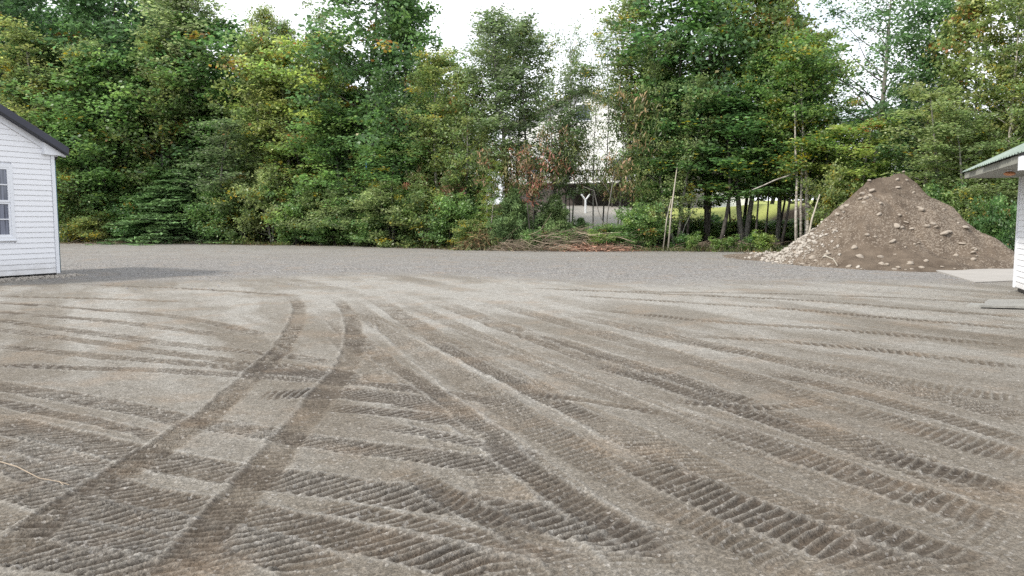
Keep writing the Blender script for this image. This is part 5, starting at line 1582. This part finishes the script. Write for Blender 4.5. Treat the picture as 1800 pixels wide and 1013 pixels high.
# ---- brush pile: countless twigs, one mass
def twig_mass(name, label, cx, cy, rx, ry, h, n, mat, lmin, lmax, rad=0.008, seed=1, tilt=0.25):
    q = random.Random(seed); mb = MB()
    for _ in range(n):
        a = q.uniform(0, 2 * PI); d = math.sqrt(q.random())
        x = cx + rx * d * math.cos(a); y = cy + ry * d * math.sin(a)
        z = gh(x, y) + h * (1 - d * d) * q.random()
        L_ = q.uniform(lmin, lmax); az = q.gauss(0, 0.8); el = q.gauss(0, tilt)
        dv = Vector((math.cos(az) * math.cos(el), math.sin(az) * math.cos(el), math.sin(el)))
        p0 = Vector((x, y, z + 0.03)); p1 = p0 + dv * L_ * 0.5 + Vector((0, 0, q.uniform(-.05, .08))); p2 = p0 + dv * L_ + Vector((0, 0, q.uniform(-.15, .05)))
        r0 = rad * q.uniform(0.5, 1.8)
        mb.tube([p0, p1, p2], [r0, r0 * .7, r0 * .3], 3)
    o = mb.build(name, mat); tag(o, label, 'brush', kind='stuff')
c0 = gp(985, -0.3)
twig_mass('brush_pile', 'heap of cut grey branches between the pine saplings and the gravel', c0.x, c0.y, 3.8, 0.9, 1.0, 700, M['twig'], 0.5, 2.2, 0.009, 5)
twig_mass('brush_pile', 'thin dark brushwood lying under the bare trunks on the right', gp(1270, 1.0).x, gp(1270, 1.0).y, 3.4, 1.2, 0.4, 420, M['twig'], 0.4, 1.6, 0.008, 6)
twig_mass('brush_pile', 'fallen twigs littering the foot of the left wood', gp(450, 0.8).x, gp(450, 0.8).y, 13, 1.0, 0.18, 500, M['twig'], 0.3, 1.3, 0.007, 7)

# ---- cards of litter, dead fronds and grass
def blades(name, label, pts, size, cols, mat, cat, droop, aspect, seed, upright=False, h=0.05):
    nrs = np.random.RandomState(seed)
    n = len(pts); c = np.array(pts, float)
    if upright:
        a = nrs.normal(size=(n, 3)) * 0.45; a[:, 2] = 1
    else:
        a = nrs.normal(size=(n, 3)); a[:, 2] = a[:, 2] * 0.35 + droop
    a /= np.linalg.norm(a, axis=1)[:, None]
    t = nrs.normal(size=(n, 3)); b = np.cross(a, t); b /= np.linalg.norm(b, axis=1)[:, None]
    sz = size * nrs.uniform(0.4, 1.5, n)
    L = a * sz[:, None]; W = b * (sz * aspect * 0.5)[:, None]
    V = np.stack([c, c + L * 0.45 - W, c + L, c + L * 0.45 + W], 1).reshape(-1, 3)
    Fq = (np.arange(n) * 4)[:, None] + np.arange(4)[None, :]
    cc = np.array(cols)[nrs.randint(0, len(cols), n)] * nrs.uniform(0.6, 1.4, n)[:, None]
    tint = np.ones((n, 4)); tint[:, :3] = cc
    o = link(name, mesh_np(name, V, Fq, mat, tint=np.repeat(tint, 4, 0)))
    tag(o, label, cat, kind='stuff')

def strip(n, x0, x1, o0, o1, seed, dens=None):
    nrs = np.random.RandomState(seed)
    x = nrs.uniform(x0, x1, n); o = nrs.uniform(o0, o1, n)
    y = edge_y(x) + o
    if dens is not None:
        k = nrs.rand(n) < np.clip(0.5 + 1.3 * fbm(x, y, dens, seed, 3), 0, 1); x, y = x[k], y[k]
    far = np.abs(np.arctan2(x, y)) < 0.72
    z = np.where(far, ground_h(x, y), terrain(x, y))
    return np.stack([x, y, z + 0.01], 1)
blades('leaf_litter', 'brown fallen leaves covering the woodland floor and its edge', strip(18000, -32, 19, -0.8, 5, 31, 0.8), 0.10, [(0.13, 0.08, 0.045), (0.20, 0.13, 0.07), (0.09, 0.06, 0.04), (0.24, 0.15, 0.06)], M['litter'], 'leaf litter', 0.15, 0.6, 31)
blades('edge_debris', 'scattered bark scraps and dry leaves along the ragged gravel edge', strip(9000, -32, 19, -1.7, 0.3, 35, 0.9), 0.07, [(0.13, 0.10, 0.07), (0.20, 0.16, 0.11), (0.09, 0.07, 0.05)], M['litter'], 'leaf litter', 0.0, 0.5, 35)
blades('edge_grass', 'tufts of green grass and low plants along the gravel edge', strip(20000, -32, 19, -1.2, 2.2, 32, 0.8), 0.20, [(0.07, 0.12, 0.03), (0.10, 0.14, 0.04), (0.14, 0.15, 0.06), (0.16, 0.13, 0.07)], M['leaf'], 'grass', 0, 0.12, 32, True)
blades('ground_cover', 'low dark green ground cover under the trees', strip(26000, -32, 19, 0.3, 6, 33, 0.5) + np.array([0, 0, 0.12]), 0.16, [(0.05, 0.09, 0.03), (0.07, 0.11, 0.035), (0.10, 0.12, 0.04)], M['leaf'], 'ground cover', 0.3, 0.5, 33)
nrs = np.random.RandomState(9)
c0 = gp(1050, -0.8); n = 2600
P = np.stack([c0.x + nrs.normal(0, 0.85, n), c0.y + nrs.normal(0, 0.28, n), np.zeros(n)], 1)
P[:, 2] = ground_h(P[:, 0], P[:, 1]) + np.abs(nrs.normal(0.02, 0.13, n))
blades('dead_fronds', 'orange-brown dead pine fronds lying at the front of the brush pile', P, 0.26, [(0.27, 0.16, 0.10), (0.22, 0.14, 0.09), (0.31, 0.20, 0.13)], M['litter'], 'dead fronds', -0.15, 0.14, 9)
c0 = gp(848, -0.7); n = 2200
P = np.stack([c0.x + nrs.normal(0, 0.75, n), c0.y + nrs.normal(0, 0.3, n), np.zeros(n)], 1)
P[:, 2] = ground_h(P[:, 0], P[:, 1]) + np.abs(nrs.normal(0.35, 0.40, n)) * np.exp(-((P[:, 0] - c0.x) / 1.0) ** 2)
blades('dry_sprays', 'drooping olive-brown dry sprays heaped left of the brush pile', P, 0.34, [(0.13, 0.12, 0.05), (0.19, 0.12, 0.06), (0.10, 0.12, 0.045)], M['litter'], 'dry foliage', -0.6, 0.13, 10)

# a long dry stalk lying on the soil, lower left
q = [ground(-20, 812), ground(30, 832), ground(70, 846), ground(105, 852), ground(122, 856)]
q = [Vector((p.x, p.y, gh(p.x, p.y) + 0.03)) for p in q]
o = empty('dry_stalk', tuple(q[2])); tag(o, 'long pale dry stalk lying across the tyre tracks at the lower left', 'stalk')
mb = MB(); mb.tube([p - q[2] for p in q], [0.003, 0.0035, 0.003, 0.0025, 0.002], 6); mb.build('stem', M['twig'], o)
mb = MB(); mb.tube([q[3] - q[2], ground(112, 862) + Vector((0, 0, 0.03)) - q[2]], [0.003, 0.0015], 5); mb.build('twig', M['twig'], o)
